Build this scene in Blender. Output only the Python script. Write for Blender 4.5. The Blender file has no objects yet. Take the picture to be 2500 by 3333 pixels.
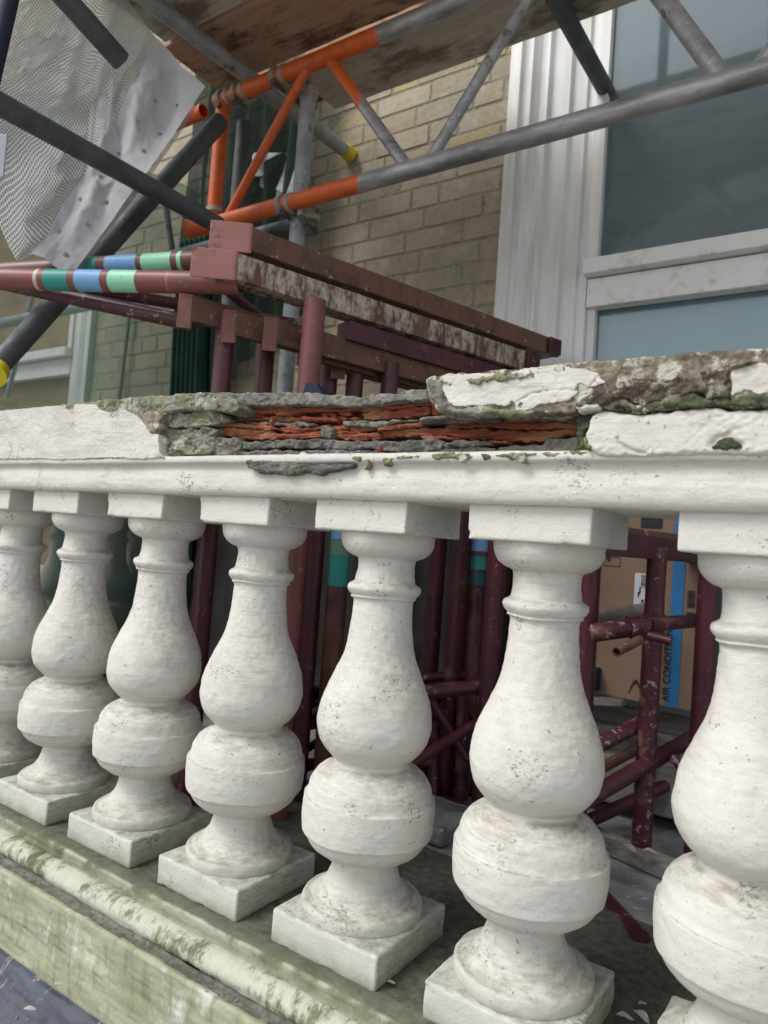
import bpy, bmesh, math, random
import numpy as np
from mathutils import Vector, Matrix
R = math.radians
sc = bpy.context.scene
# ---------------------------------------------------------------- camera (solved from the balustrade's perspective)
CM = ((0.8277723625451263, 0.5562900773170649, 0.0730360574301063),
      (0.03460152994405917, 0.07931100428233707, -0.9962492151692042),
      (-0.5599961159971472, 0.8271947258525048, 0.04640296962273781))   # rows: right, down, forward
CP = (1.8389, -0.8007, 0.5558); CF = 2305.69
cam = bpy.data.cameras.new('camera'); co = bpy.data.objects.new('camera', cam); sc.collection.objects.link(co)
Rm, Dm, Fm = [Vector(v) for v in CM]
co.matrix_world = Matrix(((Rm.x, -Dm.x, -Fm.x, CP[0]), (Rm.y, -Dm.y, -Fm.y, CP[1]), (Rm.z, -Dm.z, -Fm.z, CP[2]), (0, 0, 0, 1)))
cam.sensor_fit = 'VERTICAL'; cam.sensor_height = 36; cam.lens = 36 * CF / 3333.0
cam.clip_start = .05; cam.clip_end = 300
cam.dof.use_dof = True; cam.dof.focus_distance = 1.05; cam.dof.aperture_fstop = 6.5
sc.camera = co
# ---------------------------------------------------------------- light
w = bpy.data.worlds.new('World'); sc.world = w; w.use_nodes = True
nt = w.node_tree; bg = nt.nodes['Background']
sky = nt.nodes.new('ShaderNodeTexSky'); sky.sky_type = 'NISHITA'; sky.sun_disc = False
SUN_EL, SUN_AZ = R(50), R(214)      # sun low-ish over the street, behind and left of the camera
sky.sun_elevation = SUN_EL; sky.sun_rotation = SUN_AZ
sky.dust_density = 1.5; sky.air_density = 1.0; sky.ozone_density = 1.0
hs = nt.nodes.new('ShaderNodeHueSaturation'); hs.inputs['Saturation'].default_value = .22      # overcast: the blue is veiled
nt.links.new(sky.outputs[0], hs.inputs['Color']); nt.links.new(hs.outputs[0], bg.inputs[0]); bg.inputs[1].default_value = .135
sun = bpy.data.lights.new('sun', 'SUN'); so = bpy.data.objects.new('sun', sun); sc.collection.objects.link(so)
sun.energy = 1.7; sun.angle = R(28); sun.color = (1, .97, .93)
sd = Vector((math.sin(SUN_AZ) * math.cos(SUN_EL), math.cos(SUN_AZ) * math.cos(SUN_EL), math.sin(SUN_EL)))
so.rotation_euler = sd.to_track_quat('Z', 'Y').to_euler()
sc.view_settings.view_transform = 'Standard'; sc.view_settings.look = 'None'
sc.view_settings.exposure = 0.6; sc.view_settings.gamma = 1
C = sc.collection
K = 2500 / 1659.0
rnd = random.Random(7)

# ---------------------------------------------------------------- measuring helpers: photo sight line -> a real plane or distance
def ray(x, y):
    a = (x * K - 1250) / CF; b = (y * K - 1666.5) / CF
    return Vector([CM[0][i] * a + CM[1][i] * b + CM[2][i] for i in range(3)])
def on(x, y, ax, v):
    d = ray(x, y); t = (v - CP[ax]) / d[ax]; return Vector(CP) + d * t
def dep(x, y, z): return Vector(CP) + ray(x, y) * z

# ---------------------------------------------------------------- object helpers
def tag(o, label=None, cat=None, group=None, kind=None):
    if label: o['label'] = label
    if cat: o['category'] = cat
    if group: o['group'] = group
    if kind: o['kind'] = kind
    return o
def empty(name, loc, label=None, cat=None, group=None, rot=None):
    o = bpy.data.objects.new(name, None); C.objects.link(o); o.location = loc; o.empty_display_size = .05
    if rot is not None: o.rotation_euler = rot
    return tag(o, label, cat, group)
def link(name, me, mat, parent=None):
    o = bpy.data.objects.new(name, me); C.objects.link(o)
    if mat:
        for m in (mat if isinstance(mat, (list, tuple)) else [mat]): me.materials.append(m)
    if parent:
        o.parent = parent
        o.matrix_parent_inverse = Matrix.Identity(4)
    return o
class MB:
    """collects world-space shapes; build() links them as one mesh, in the parent's local frame"""
    def __init__(s): s.v = []; s.f = []; s.sm = []
    def add(s, vs, fs, smooth=False):
        n = len(s.v); s.v += [tuple(v) for v in vs]
        for f in fs: s.f.append(tuple(i + n for i in f)); s.sm.append(smooth)
        return s
    def box(s, c, size, ax=None, bev=0.0):
        """ax: three orthonormal axes"""
        ax = ax or (Vector((1, 0, 0)), Vector((0, 1, 0)), Vector((0, 0, 1)))
        bm = bmesh.new(); bmesh.ops.create_cube(bm, size=1)
        for v in bm.verts: v.co = Vector((v.co.x * size[0], v.co.y * size[1], v.co.z * size[2]))
        if bev > 0: bmesh.ops.bevel(bm, geom=bm.edges[:], offset=bev, segments=2, affect='EDGES', profile=.6)
        c = Vector(c); bm.verts.index_update()
        vs = [c + ax[0] * v.co.x + ax[1] * v.co.y + ax[2] * v.co.z for v in bm.verts]
        fs = [[v.index for v in f.verts] for f in bm.faces]; bm.free()
        return s.add(vs, fs)
    def tube(s, a, b, r, n=24, cap=True, r2=None, hollow=0.0, rings=1):
        a = Vector(a); b = Vector(b); d = (b - a).normalized(); r2 = r if r2 is None else r2
        u = d.orthogonal().normalized(); v = d.cross(u)
        vs = []; fs = []
        for k in range(rings + 1):
            t = k / rings; rr = r + (r2 - r) * t
            for i in range(n):
                g = 2 * math.pi * i / n; vs.append(a + (b - a) * t + (u * math.cos(g) + v * math.sin(g)) * rr)
        for k in range(rings):
            for i in range(n):
                j = (i + 1) % n; fs.append((k * n + i, k * n + j, (k + 1) * n + j, (k + 1) * n + i))
        s.add(vs, fs, True)
        if cap:
            if hollow > 0:
                for P, D, rr in ((a, d, r), (b, -d, r2)):
                    ri = rr - hollow; q = []; ff = []
                    for i in range(n):
                        g = 2 * math.pi * i / n; e = u * math.cos(g) + v * math.sin(g)
                        q += [P + e * rr, P + e * ri, P + e * ri + D * .06]
                    for i in range(n):
                        j = (i + 1) % n; ff += [(3 * i, 3 * j, 3 * j + 1, 3 * i + 1), (3 * i + 1, 3 * j + 1, 3 * j + 2, 3 * i + 2)]
                    ff.append(tuple(3 * i + 2 for i in range(n)))
                    s.add(q, ff)
            else:
                s.add(vs[:n], [tuple(range(n))[::-1]]); s.add(vs[-n:], [tuple(range(n))])
        return s
    def ring(s, c, d, r, wd, th, n=28, a0=0, a1=360):
        """a flat steel band round a tube: axis d, inner radius r"""
        c = Vector(c); d = Vector(d).normalized(); u = d.orthogonal().normalized(); v = d.cross(u)
        full = a1 - a0 >= 360; m = n if full else n + 1; vs = []; fs = []
        for i in range(m):
            g = R(a0 + (a1 - a0) * i / n); e = u * math.cos(g) + v * math.sin(g)
            for rr, dd in ((r, -wd / 2), (r + th, -wd / 2 + .002), (r + th, wd / 2 - .002), (r, wd / 2)): vs.append(c + e * rr + d * dd)
        for i in range(m if full else m - 1):
            j = (i + 1) % m
            for k in range(4): fs.append((i * 4 + k, j * 4 + k, j * 4 + (k + 1) % 4, i * 4 + (k + 1) % 4))
        return s.add(vs, fs, False)
    def extr(s, prof, a, b, fa, closed=True):
        """profile (list of 2D) mapped by fa(p,t) for t=a,b"""
        n = len(prof); vs = [fa(p, a) for p in prof] + [fa(p, b) for p in prof]
        fs = [(i, (i + 1) % n, n + (i + 1) % n, n + i) for i in range(n if closed else n - 1)]
        if closed: fs += [tuple(range(n))[::-1], tuple(range(n, 2 * n))]
        return s.add(vs, fs)
    def build(s, name, mat, parent=None, label=None):
        off = Vector((0, 0, 0)); inv = None
        if parent:
            bpy_m = Matrix.LocRotScale(parent.location, parent.rotation_euler, None)
            p = parent.parent
            while p: bpy_m = Matrix.LocRotScale(p.location, p.rotation_euler, None) @ bpy_m; p = p.parent
            inv = bpy_m.inverted()
        vs = [tuple(inv @ Vector(v)) for v in s.v] if inv else s.v
        if not parent:      # give top-level meshes a sensible origin
            a = np.array(s.v); c = (a.min(0) + a.max(0)) / 2; c[2] = a[:, 2].min(); vs = [tuple(x) for x in (a - c)]
        me = bpy.data.meshes.new(name); me.from_pydata(vs, [], s.f); me.validate()
        bm = bmesh.new(); bm.from_mesh(me); bmesh.ops.recalc_face_normals(bm, faces=bm.faces[:]); bm.to_mesh(me); bm.free()
        if len(s.sm) == len(me.polygons): me.polygons.foreach_set('use_smooth', s.sm)
        o = link(name, me, mat, parent)
        if not parent: o.location = c
        if label: o['label'] = label
        return o

# ---------------------------------------------------------------- value noise in numpy (for carving meshes)
def _h(ix, iy, iz, s):
    n = (ix * 374761393 + iy * 668265263 + iz * 2147483647 + s * 1274126177) & 0xffffffff
    n = ((n ^ (n >> 13)) * 1274126177) & 0xffffffff
    return ((n ^ (n >> 16)) & 0xffff) / 65535.0
def vn(x, y, z=0.0, s=0):
    x = np.asarray(x, float); y = np.asarray(y, float) + 0 * x; z = np.asarray(z, float) + 0 * x
    ix = np.floor(x).astype(np.int64); iy = np.floor(y).astype(np.int64); iz = np.floor(z).astype(np.int64)
    fx = x - ix; fy = y - iy; fz = z - iz
    fx = fx * fx * (3 - 2 * fx); fy = fy * fy * (3 - 2 * fy); fz = fz * fz * (3 - 2 * fz)
    r = 0
    for dx in (0, 1):
        for dy in (0, 1):
            for dz in (0, 1):
                r = r + _h(ix + dx, iy + dy, iz + dz, s) * (fx if dx else 1 - fx) * (fy if dy else 1 - fy) * (fz if dz else 1 - fz)
    return r * 2 - 1
def fbm(x, y, z=0.0, s=0, o=4):
    r = 0; a = 1; t = 0
    for k in range(o):
        f = 2.03 ** k; r = r + a * vn(x * f, np.asarray(y) * f, np.asarray(z) * f, s + k); t += a; a *= .52
    return r / t

# ---------------------------------------------------------------- materials
def new_mat(name):
    m = bpy.data.materials.new(name); m.use_nodes = True
    return m, m.node_tree, m.node_tree.nodes['Principled BSDF']
class G:
    def __init__(s, name, rough=.7, spec=.4, metal=0.0):
        s.m, s.nt, s.b = new_mat(name); s.b.inputs['Roughness'].default_value = rough
        s.b.inputs['Specular IOR Level'].default_value = spec; s.b.inputs['Metallic'].default_value = metal
        s.tc = s.n('ShaderNodeTexCoord'); s.co = s.tc.outputs['Object']; s.bump_last = None
    def n(s, t): return s.nt.nodes.new(t)
    def l(s, a, b): s.nt.links.new(a, b)
    def seed(s):
        """shift the pattern per object so that copies differ"""
        oi = s.n('ShaderNodeObjectInfo'); mp = s.n('ShaderNodeVectorMath'); mp.operation = 'SCALE'
        cx = s.n('ShaderNodeCombineXYZ')
        for i in range(3): s.l(oi.outputs['Random'], cx.inputs[i])
        s.l(cx.outputs[0], mp.inputs[0]); mp.inputs['Scale'].default_value = 37
        ad = s.n('ShaderNodeVectorMath'); s.l(s.tc.outputs['Object'], ad.inputs[0]); s.l(mp.outputs[0], ad.inputs[1]); s.raw = s.tc.outputs['Object']; s.co = ad.outputs[0]; return s
    def map(s, scale=(1, 1, 1), rot=(0, 0, 0), loc=(0, 0, 0), co=None):
        mp = s.n('ShaderNodeMapping'); s.l(co or s.co, mp.inputs[0]); mp.inputs['Scale'].default_value = scale
        mp.inputs['Rotation'].default_value = rot; mp.inputs['Location'].default_value = loc; return mp.outputs[0]
    def noise(s, sc_, det=6, rough=.55, vec=None, dist=0.0):
        t = s.n('ShaderNodeTexNoise'); t.inputs['Scale'].default_value = sc_; t.inputs['Detail'].default_value = det
        t.inputs['Roughness'].default_value = rough; t.inputs['Distortion'].default_value = dist; s.l(vec or s.co, t.inputs['Vector']); return t.outputs['Fac']
    def vor(s, sc_, vec=None, feat='F1', out='Distance'):
        t = s.n('ShaderNodeTexVoronoi'); t.feature = feat; t.inputs['Scale'].default_value = sc_; s.l(vec or s.co, t.inputs['Vector']); return t.outputs[out]
    def ramp(s, fac, *st, interp='LINEAR'):
        r = s.n('ShaderNodeValToRGB'); s.l(fac, r.inputs[0]); e = r.color_ramp.elements; r.color_ramp.interpolation = interp
        while len(e) < len(st): e.new(.5)
        for k, (p, c) in enumerate(st):
            e[k].position = p; e[k].color = (c, c, c, 1) if not isinstance(c, (tuple, list)) else (*c, 1)
        return r.outputs[0]
    def mix(s, fac, a, b, mode='MIX'):
        m = s.n('ShaderNodeMix'); m.data_type = 'RGBA'; m.blend_type = mode
        for i, q in ((0, fac), (6, a), (7, b)):
            if isinstance(q, (int, float)): m.inputs[i].default_value = q if i == 0 else (q, q, q, 1)
            elif isinstance(q, tuple): m.inputs[i].default_value = (*q, 1)
            else: s.l(q, m.inputs[i])
        return m.outputs[2]
    def math(s, op, a, b=None, clamp=False):
        m = s.n('ShaderNodeMath'); m.operation = op; m.use_clamp = clamp
        for i, q in ((0, a), (1, b)):
            if q is None: continue
            if isinstance(q, (int, float)): m.inputs[i].default_value = q
            else: s.l(q, m.inputs[i])
        return m.outputs[0]
    def sep(s, co=None):
        q = s.n('ShaderNodeSeparateXYZ'); s.l(co or s.tc.outputs['Object'], q.inputs[0]); return q.outputs
    def col(s, c):
        if isinstance(c, tuple): s.b.inputs['Base Color'].default_value = (*c, 1)
        else: s.l(c, s.b.inputs['Base Color'])
        return s
    def rough(s, r): s.l(r, s.b.inputs['Roughness']); return s
    def bump(s, h, st=.5, dist=.002):
        b = s.n('ShaderNodeBump'); b.inputs['Strength'].default_value = st; b.inputs['Distance'].default_value = dist; s.l(h, b.inputs['Height'])
        if s.bump_last: s.l(s.bump_last, b.inputs['Normal'])
        s.bump_last = b.outputs[0]; s.l(s.bump_last, s.b.inputs['Normal']); return s

WHITE = (.60, .585, .545)
def m_white(name, moss=None, mspread=.08, mz0=0.0, speck=.62, dirt=.45, white=WHITE, stain=.0, side=.15, weather=.8, wcol=(.24, .21, .165)):
    g = G(name, .62, .35).seed()
    big = g.noise(9, 5); fine = g.noise(60, 8, .65, g.map((1, 1, 3)))
    c = g.mix(g.ramp(big, (.35, 0), (.7, 1)), white, tuple(x * .93 for x in white))
    c = g.mix(g.math('MULTIPLY', g.ramp(fine, (.5, 0), (.75, 1)), .35), c, (.50, .47, .42))
    if stain: c = g.mix(g.math('MULTIPLY', g.ramp(g.noise(14, 8, .7, g.map((.8, .8, 2.2))), (.47, 0), (.66, 1)), stain), c, (.34, .315, .26))
    # grime rubbed into streaks of the brushed paint
    st = g.noise(40, 6, .7, g.map((.6, .6, 7)))
    pat = g.ramp(g.noise(6, 4), (.45, 0), (.72, 1))
    c = g.mix(g.math('MULTIPLY', g.math('MULTIPLY', g.ramp(st, (.52, 0), (.66, 1)), pat), dirt), c, (.33, .29, .24))
    ge = g.n('ShaderNodeNewGeometry'); nz = g.sep(ge.outputs['Normal'])
    up = g.math('ADD', nz[2], g.math('MULTIPLY', nz[0], side))
    wk = g.math('MULTIPLY', g.ramp(g.math('ADD', up, g.math('SUBTRACT', g.noise(18, 7, .65), .5)), (.10, 0), (.95, 1)), g.ramp(g.noise(50, 7, .75, g.map((.7, .7, 3))), (.40, .12), (.62, 1)))
    c = g.mix(g.math('MULTIPLY', wk, weather), c, wcol)
    pit = g.ramp(g.vor(170, out='Distance'), (.08, 1), (.17, 0)); pitm = g.math('MULTIPLY', pit, g.ramp(g.noise(35, 4), (.48, 0), (.60, 1)))
    c = g.mix(g.math('MULTIPLY', pitm, .65), c, (.22, .20, .17))
    # chipped specks in patches
    sp = g.ramp(g.noise(190, 5, .75, g.map((1, 1, 1.6))), (speck - .10, 0), (speck - .06, 1)); pm = g.ramp(g.noise(11, 6, .7), (.565, 0), (.62, 1))
    c = g.mix(g.math('MULTIPLY', g.math('MULTIPLY', sp, pm), .8), c, (.15, .14, .125))
    pin = g.ramp(g.noise(150, 2, .5), (.715, 0), (.735, 1))
    c = g.mix(g.math('MULTIPLY', pin, .75), c, (.16, .15, .13))
    if moss is not None:
        z = g.sep()[2]
        z = g.math('ADD', z, mz0)
        mz = g.math('ADD', z, g.math('MULTIPLY', g.math('SUBTRACT', g.noise(16, 6, .6), .5), mspread))
        k = g.ramp(mz, *moss)
        grn = g.mix(g.noise(30, 6), (.15, .155, .10), (.32, .32, .24))
        c = g.mix(k, c, grn)
    g.col(c)
    hh = g.noise(30, 5, .55)
    g.bump(hh, .5, .0035)
    g.bump(pitm, -.35, .0012)
    g.bump(g.noise(60, 5, .7, g.map((.5, .5, 5))), .4, .0008)
    g.bump(g.noise(150, 6, .7), .7, .0016)
    g.bump(sp, -.25, .001)
    return g.m
M = {}
M['white'] = m_white('white_masonry_paint')
M['baluster'] = m_white('baluster_paint', moss=((.0, .7), (.030, .35), (.055, .08), (.09, 0)), speck=.63, dirt=.55)
M['plinth'] = m_white('plinth_paint', side=.75, weather=.8, wcol=(.20, .205, .15), mz0=.03, moss=((.010, .95), (.022, .55), (.036, .14), (.060, .0)), speck=.62, dirt=.9, white=(.55, .55, .51), mspread=.05)
M['coping'] = m_white('coping_paint', speck=.6, dirt=1.0, stain=.5, white=(.60, .58, .53))
M['joinery'] = (lambda g: (g.col(g.mix(g.ramp(g.noise(5, 5, .6, g.map((4, 4, .6))), (.4, 0), (.7, 1)), (.74, .745, .745), (.58, .565, .52))), g.bump(g.noise(30, 4, .6, g.map((6, 6, .5))), .3, .001), g.m)[-1])(G('window_paint', .4, .4))
M['joinery_dirty'] = (lambda g: (g.col(g.mix(g.ramp(g.noise(22, 8, .7), (.52, 0), (.74, 1)), (.80, .80, .79), (.50, .475, .42))), g.bump(g.noise(60, 6, .6), .4, .001), g.m)[-1])(G('weathered_window_paint', .6, .3))
def m_rock(name, c1, c2, c3, mossy=.5, bst=.7, sc_=1.0, mosscol=((.12, .13, .055), (.29, .30, .17)), lime=.45):
    g = G(name, .92, .2)
    c = g.mix(g.ramp(g.noise(22 * sc_, 8, .7), (.40, 0), (.60, 1)), c1, c2)
    c = g.mix(g.ramp(g.noise(90 * sc_, 6, .7), (.45, 0), (.7, 1)), c, c3)
    lm = g.ramp(g.noise(34 * sc_, 9, .75), (.52, 0), (.57, 1))
    c = g.mix(g.math('MULTIPLY', lm, lime), c, (.56, .54, .46))
    if mossy > 0:
        k = g.math('MULTIPLY', g.ramp(g.noise(17 * sc_, 7, .62, g.map((1, 1, 1), loc=(3.1, 1.7, 5))), (.46, 0), (.60, 1)), mossy)
        c = g.mix(k, c, g.mix(g.noise(120, 4), mosscol[0], mosscol[1]))
    g.col(c); g.bump(g.noise(110 * sc_, 9, .7), bst, .004); g.bump(g.noise(420, 4, .7), bst * .8, .0012)
    return g.m
M['mortar'] = m_rock('grey_render_core', (.26, .25, .235), (.145, .14, .13), (.075, .072, .068), .3, 1.0, lime=.22)
M['mortar2'] = m_rock('charcoal_mortar', (.17, .162, .155), (.10, .096, .092), (.05, .048, .046), .15, 1.0, lime=.15)
M['mortar_dark'] = m_rock('dark_mortar', (.10, .095, .088), (.16, .15, .14), (.06, .055, .05), .35, lime=.1)  # darker mortar tone for the core and some of the beds
M['mossy'] = m_rock('mossy_render', (.26, .25, .22), (.165, .165, .12), (.07, .07, .052), .95, lime=.55)
M['brown'] = m_rock('lichened_brown_render', (.13, .10, .08), (.38, .33, .26), (.06, .048, .04), .3, 1.0, lime=1.0)
M['scar'] = m_rock('dark_brown_scar', (.07, .054, .042), (.13, .10, .078), (.04, .032, .026), .15, 1.0, lime=.55)
M['darkmoss'] = m_rock('dark_wet_moss', (.05, .06, .045), (.09, .10, .06), (.03, .035, .03), .5, mosscol=((.05, .07, .02), (.15, .17, .06)), lime=.15)
M['moss'] = m_rock('green_moss', (.14, .145, .055), (.24, .245, .12), (.08, .085, .03), .6, 1.0)
def m_tile():
    g = G('broken_red_tile', .93, .15)
    st = g.noise(20, 7, .65, g.map((1, 1, 9)))
    c = g.mix(g.ramp(st, (.35, 0), (.62, 1)), (.34, .095, .05), (.18, .058, .04))
    c = g.mix(g.ramp(g.noise(11, 5, .6, g.map((1, 1, 2.5))), (.5, 0), (.66, 1)), c, (.42, .20, .10))
    c = g.mix(g.ramp(g.noise(30, 8, .7, g.map((1, 1, 4), loc=(7, 2, 1))), (.55, 0), (.68, 1)), c, (.12, .085, .07))
    g.col(c); g.bump(st, .9, .006); g.bump(g.noise(160, 7, .7, g.map((1, 1, 2.5))), .8, .002); return g.m
M['tile'] = m_tile()
def m_brick():
    g = G('stock_brick', .9, .2)
    at = g.n('ShaderNodeAttribute'); at.attribute_name = 'brick_tone'
    c = g.mix(at.outputs['Fac'], (.36, .31, .215), (.42, .375, .29))
    c = g.mix(g.ramp(at.outputs['Fac'], (.0, 1), (.12, 0)), c, (.44, .36, .18))
    c = g.mix(g.math('MULTIPLY', g.ramp(g.noise(5, 7, .65), (.38, 0), (.66, 1)), .75), c, (.24, .215, .16))
    c = g.mix(g.math('MULTIPLY', g.ramp(g.noise(45, 6, .7), (.5, 0), (.72, 1)), .5), c, (.16, .14, .11))
    c = g.mix(g.math('MULTIPLY', g.ramp(g.noise(14, 7, .6, g.map(loc=(4, 4, 4))), (.55, 0), (.65, 1)), .5), c, (.45, .41, .33))
    g.col(c); g.bump(g.noise(50, 8, .65), .6, .004); return g.m
M['brick'] = m_brick()
M['joint'] = m_rock('dirty_mortar_joint', (.33, .29, .215), (.26, .225, .17), (.15, .13, .10), 0, lime=.1)
def m_steel(name, c1=(.36, .38, .40), c2=(.23, .245, .26), rough=.5, metal=.25):
    g = G(name, rough, .4, metal)
    # drawn lines run along the longest side of the tube; splashes of cement
    c = g.mix(g.ramp(g.noise(14, 7, .6), (.35, 0), (.68, 1)), c1, c2)
    c = g.mix(g.math('MULTIPLY', g.ramp(g.noise(60, 6, .75), (.58, 0), (.66, 1)), .6), c, tuple(min(1, x * 1.5) for x in c1))
    c = g.mix(g.math('MULTIPLY', g.ramp(g.noise(24, 7, .7, g.map(loc=(9, 1, 4))), (.58, 0), (.64, 1)), .7), c, (.07, .065, .062))
    g.col(c); g.rough(g.ramp(g.noise(30, 5), (.3, rough - .12), (.7, rough + .2))); g.bump(g.noise(80, 6, .7), .25, .0012); return g.m
M['galv'] = m_steel('galvanised_steel')
M['galv_dark'] = m_steel('dull_dark_steel', (.10, .11, .118), (.06, .067, .072), .6, .1)
M['alu'] = m_steel('scuffed_beam_steel', (.46, .46, .47), (.22, .215, .22), .42, .35)
M['coupler'] = m_steel('rusty_coupler_steel', (.42, .39, .33), (.22, .19, .155), .6, .1)
def m_beam(thr, name):
    """galvanised beam with a sprayed orange end"""
    g = G(name, .45, .4)
    x = g.sep()[0]
    k = g.ramp(g.math('ADD', g.math('SUBTRACT', x, thr), g.math('ADD', g.math('MULTIPLY', g.math('SUBTRACT', g.noise(25, 6, .6), .5), .07), .5)), (.492, 0), (.508, 1))
    orange = g.mix(g.ramp(g.noise(30, 7, .7), (.4, 0), (.7, 1)), (.66, .125, .022), (.46, .085, .022))
    orange = g.mix(g.math('MULTIPLY', g.ramp(g.noise(55, 7, .75, g.map(loc=(1, 5, 2))), (.6, 0), (.68, 1)), .7), orange, (.27, .24, .22))
    st = g.mix(g.ramp(g.noise(26, 8, .7, g.map((.25, 1, 1))), (.36, 0), (.66, 1)), (.46, .455, .46), (.17, .165, .17))
    c = g.mix(k, orange, st); g.col(c)
    g.l(g.math('MULTIPLY', k, .35), g.b.inputs['Metallic'])
    g.bump(g.noise(70, 6, .7, g.map((.2, 1, 1))), .35, .001); return g.m
def m_maroon(name, rust=.5, splash=.5, c1=(.085, .018, .028), c2=(.048, .013, .02)):
    g = G(name, .45, .4).seed()
    c = g.mix(g.ramp(g.noise(9, 5), (.4, 0), (.65, 1)), c1, c2)
    k = g.ramp(g.noise(16, 9, .7), (.62 - .22 * rust, 0), (.70 - .20 * rust, 1))
    c = g.mix(k, c, g.mix(g.noise(40, 7, .7), (.11, .055, .04), (.19, .095, .065)))
    s2 = g.ramp(g.noise(48, 8, .75), (.66 - .07 * splash, 0), (.68 - .07 * splash, 1))
    c = g.mix(g.math('MULTIPLY', s2, .75), c, (.42, .37, .33))
    g.col(c); g.rough(g.ramp(k, (0, .38), (1, .85))); g.bump(g.noise(90, 7, .7), .3, .0015); return g.m
M['maroon'] = m_maroon('maroon_paint', .15, .35)
M['maroon_wet'] = m_maroon('maroon_cement_splashed', .35, .9)
M['rustbox'] = m_maroon('rusted_maroon_beam', .95, .7, (.095, .044, .035), (.055, .028, .024))
M['pinkend'] = m_maroon('faded_pink_steel', .45, .3, (.33, .135, .125), (.26, .11, .095))
M['plumend'] = m_maroon('worn_plum_steel', .8, .3, (.20, .055, .062), (.15, .04, .048))
M['dustrose'] = m_maroon('dusty_rose_tube', .1, .25, (.20, .065, .068), (.15, .048, .053))
def m_drip():
    g = G('rusted_beam_with_paint_drips', .6, .35)
    c = g.mix(g.ramp(g.noise(18, 8, .7), (.38, 0), (.66, 1)), (.16, .08, .06), (.09, .045, .035))
    z = g.sep()[2]
    drip = g.noise(24, 7, .7, g.map((1, 1, .28)))
    k = g.math('MULTIPLY', g.ramp(drip, (.44, 0), (.53, 1)), g.ramp(g.noise(60, 7, .85, g.map((1, 1, .5))), (.40, 0), (.54, 1)))
    c = g.mix(g.math('MULTIPLY', k, .9), c, (.52, .47, .40))
    g.col(c); g.bump(k, .4, .0015); g.bump(g.noise(80, 6), .35, .0015); return g.m
M['drip'] = m_drip()
def m_wood(name, c1, c2, c3, scale=1.0, along=0):
    g = G(name, .85, .2).seed(); sx = [9, 9, 9]; sx[along] = .8
    gr = g.noise(9 * scale, 9, .7, g.map(tuple(sx)), .3)
    c = g.mix(g.ramp(gr, (.35, 0), (.66, 1)), c1, c2)
    c = g.mix(g.ramp(g.noise(5, 8, .65, g.map((.8, 2, 2))), (.50, 0), (.60, 1)), c, c3)
    c = g.mix(g.math('MULTIPLY', g.ramp(g.noise(16, 8, .75, g.map((.6, 2, 2), loc=(5, 5, 5))), (.56, 0), (.62, 1)), .5), c, (.30, .27, .23))
    g.col(c); g.bump(gr, .5, .003); return g.m
M['board_brown'] = m_wood('stained_scaffold_board', (.43, .28, .19), (.30, .18, .115), (.13, .065, .038))
M['board_grey'] = m_wood('weathered_scaffold_board', (.52, .46, .38), (.38, .33, .27), (.20, .16, .12))
M['ply'] = m_wood('plywood', (.34, .24, .14), (.25, .175, .10), (.19, .14, .09), .6)
M['batten'] = m_wood('grey_batten', (.27, .26, .24), (.18, .17, .16), (.10, .095, .09))
def m_flat(name, c, rough=.6, var=.15, sc_=30, spec=.4):
    g = G(name, rough, spec); g.col(g.mix(g.ramp(g.noise(sc_, 6, .65), (.35, 0), (.7, 1)), c, tuple(x * (1 - var) for x in c)))
    g.bump(g.noise(sc_ * 3, 5), .2, .001); return g.m
M['yellow'] = m_flat('yellow_plastic', (.72, .55, .02), .4)
M['black'] = m_flat('black_plastic', (.02, .022, .026), .4)
M['navy'] = m_flat('dark_navy_fabric', (.012, .018, .04), .8)
M['tagblue'] = m_flat('pale_blue_grey_plastic', (.30, .33, .38), .5)
M['card'] = m_flat('brown_cardboard', (.30, .20, .14), .85, .12, 6)
M['ink'] = m_flat('black_ink', (.035, .03, .028), .7)
M['bluetape'] = m_flat('blue_print', (.03, .22, .50), .5)
M['paper'] = m_flat('white_paper_label', (.72, .74, .80), .6, .05)
M['redprint'] = m_flat('red_print', (.5, .02, .02), .6)
M['green'] = m_flat('dark_green_netting_folds', (.022, .075, .055), .9, .5, 8)
M['blind'] = m_flat('grey_blue_blind', (.50, .58, .61), .9, .1, 3)
M['roomdark'] = m_flat('dim_room', (.04, .045, .05), .9)

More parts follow.
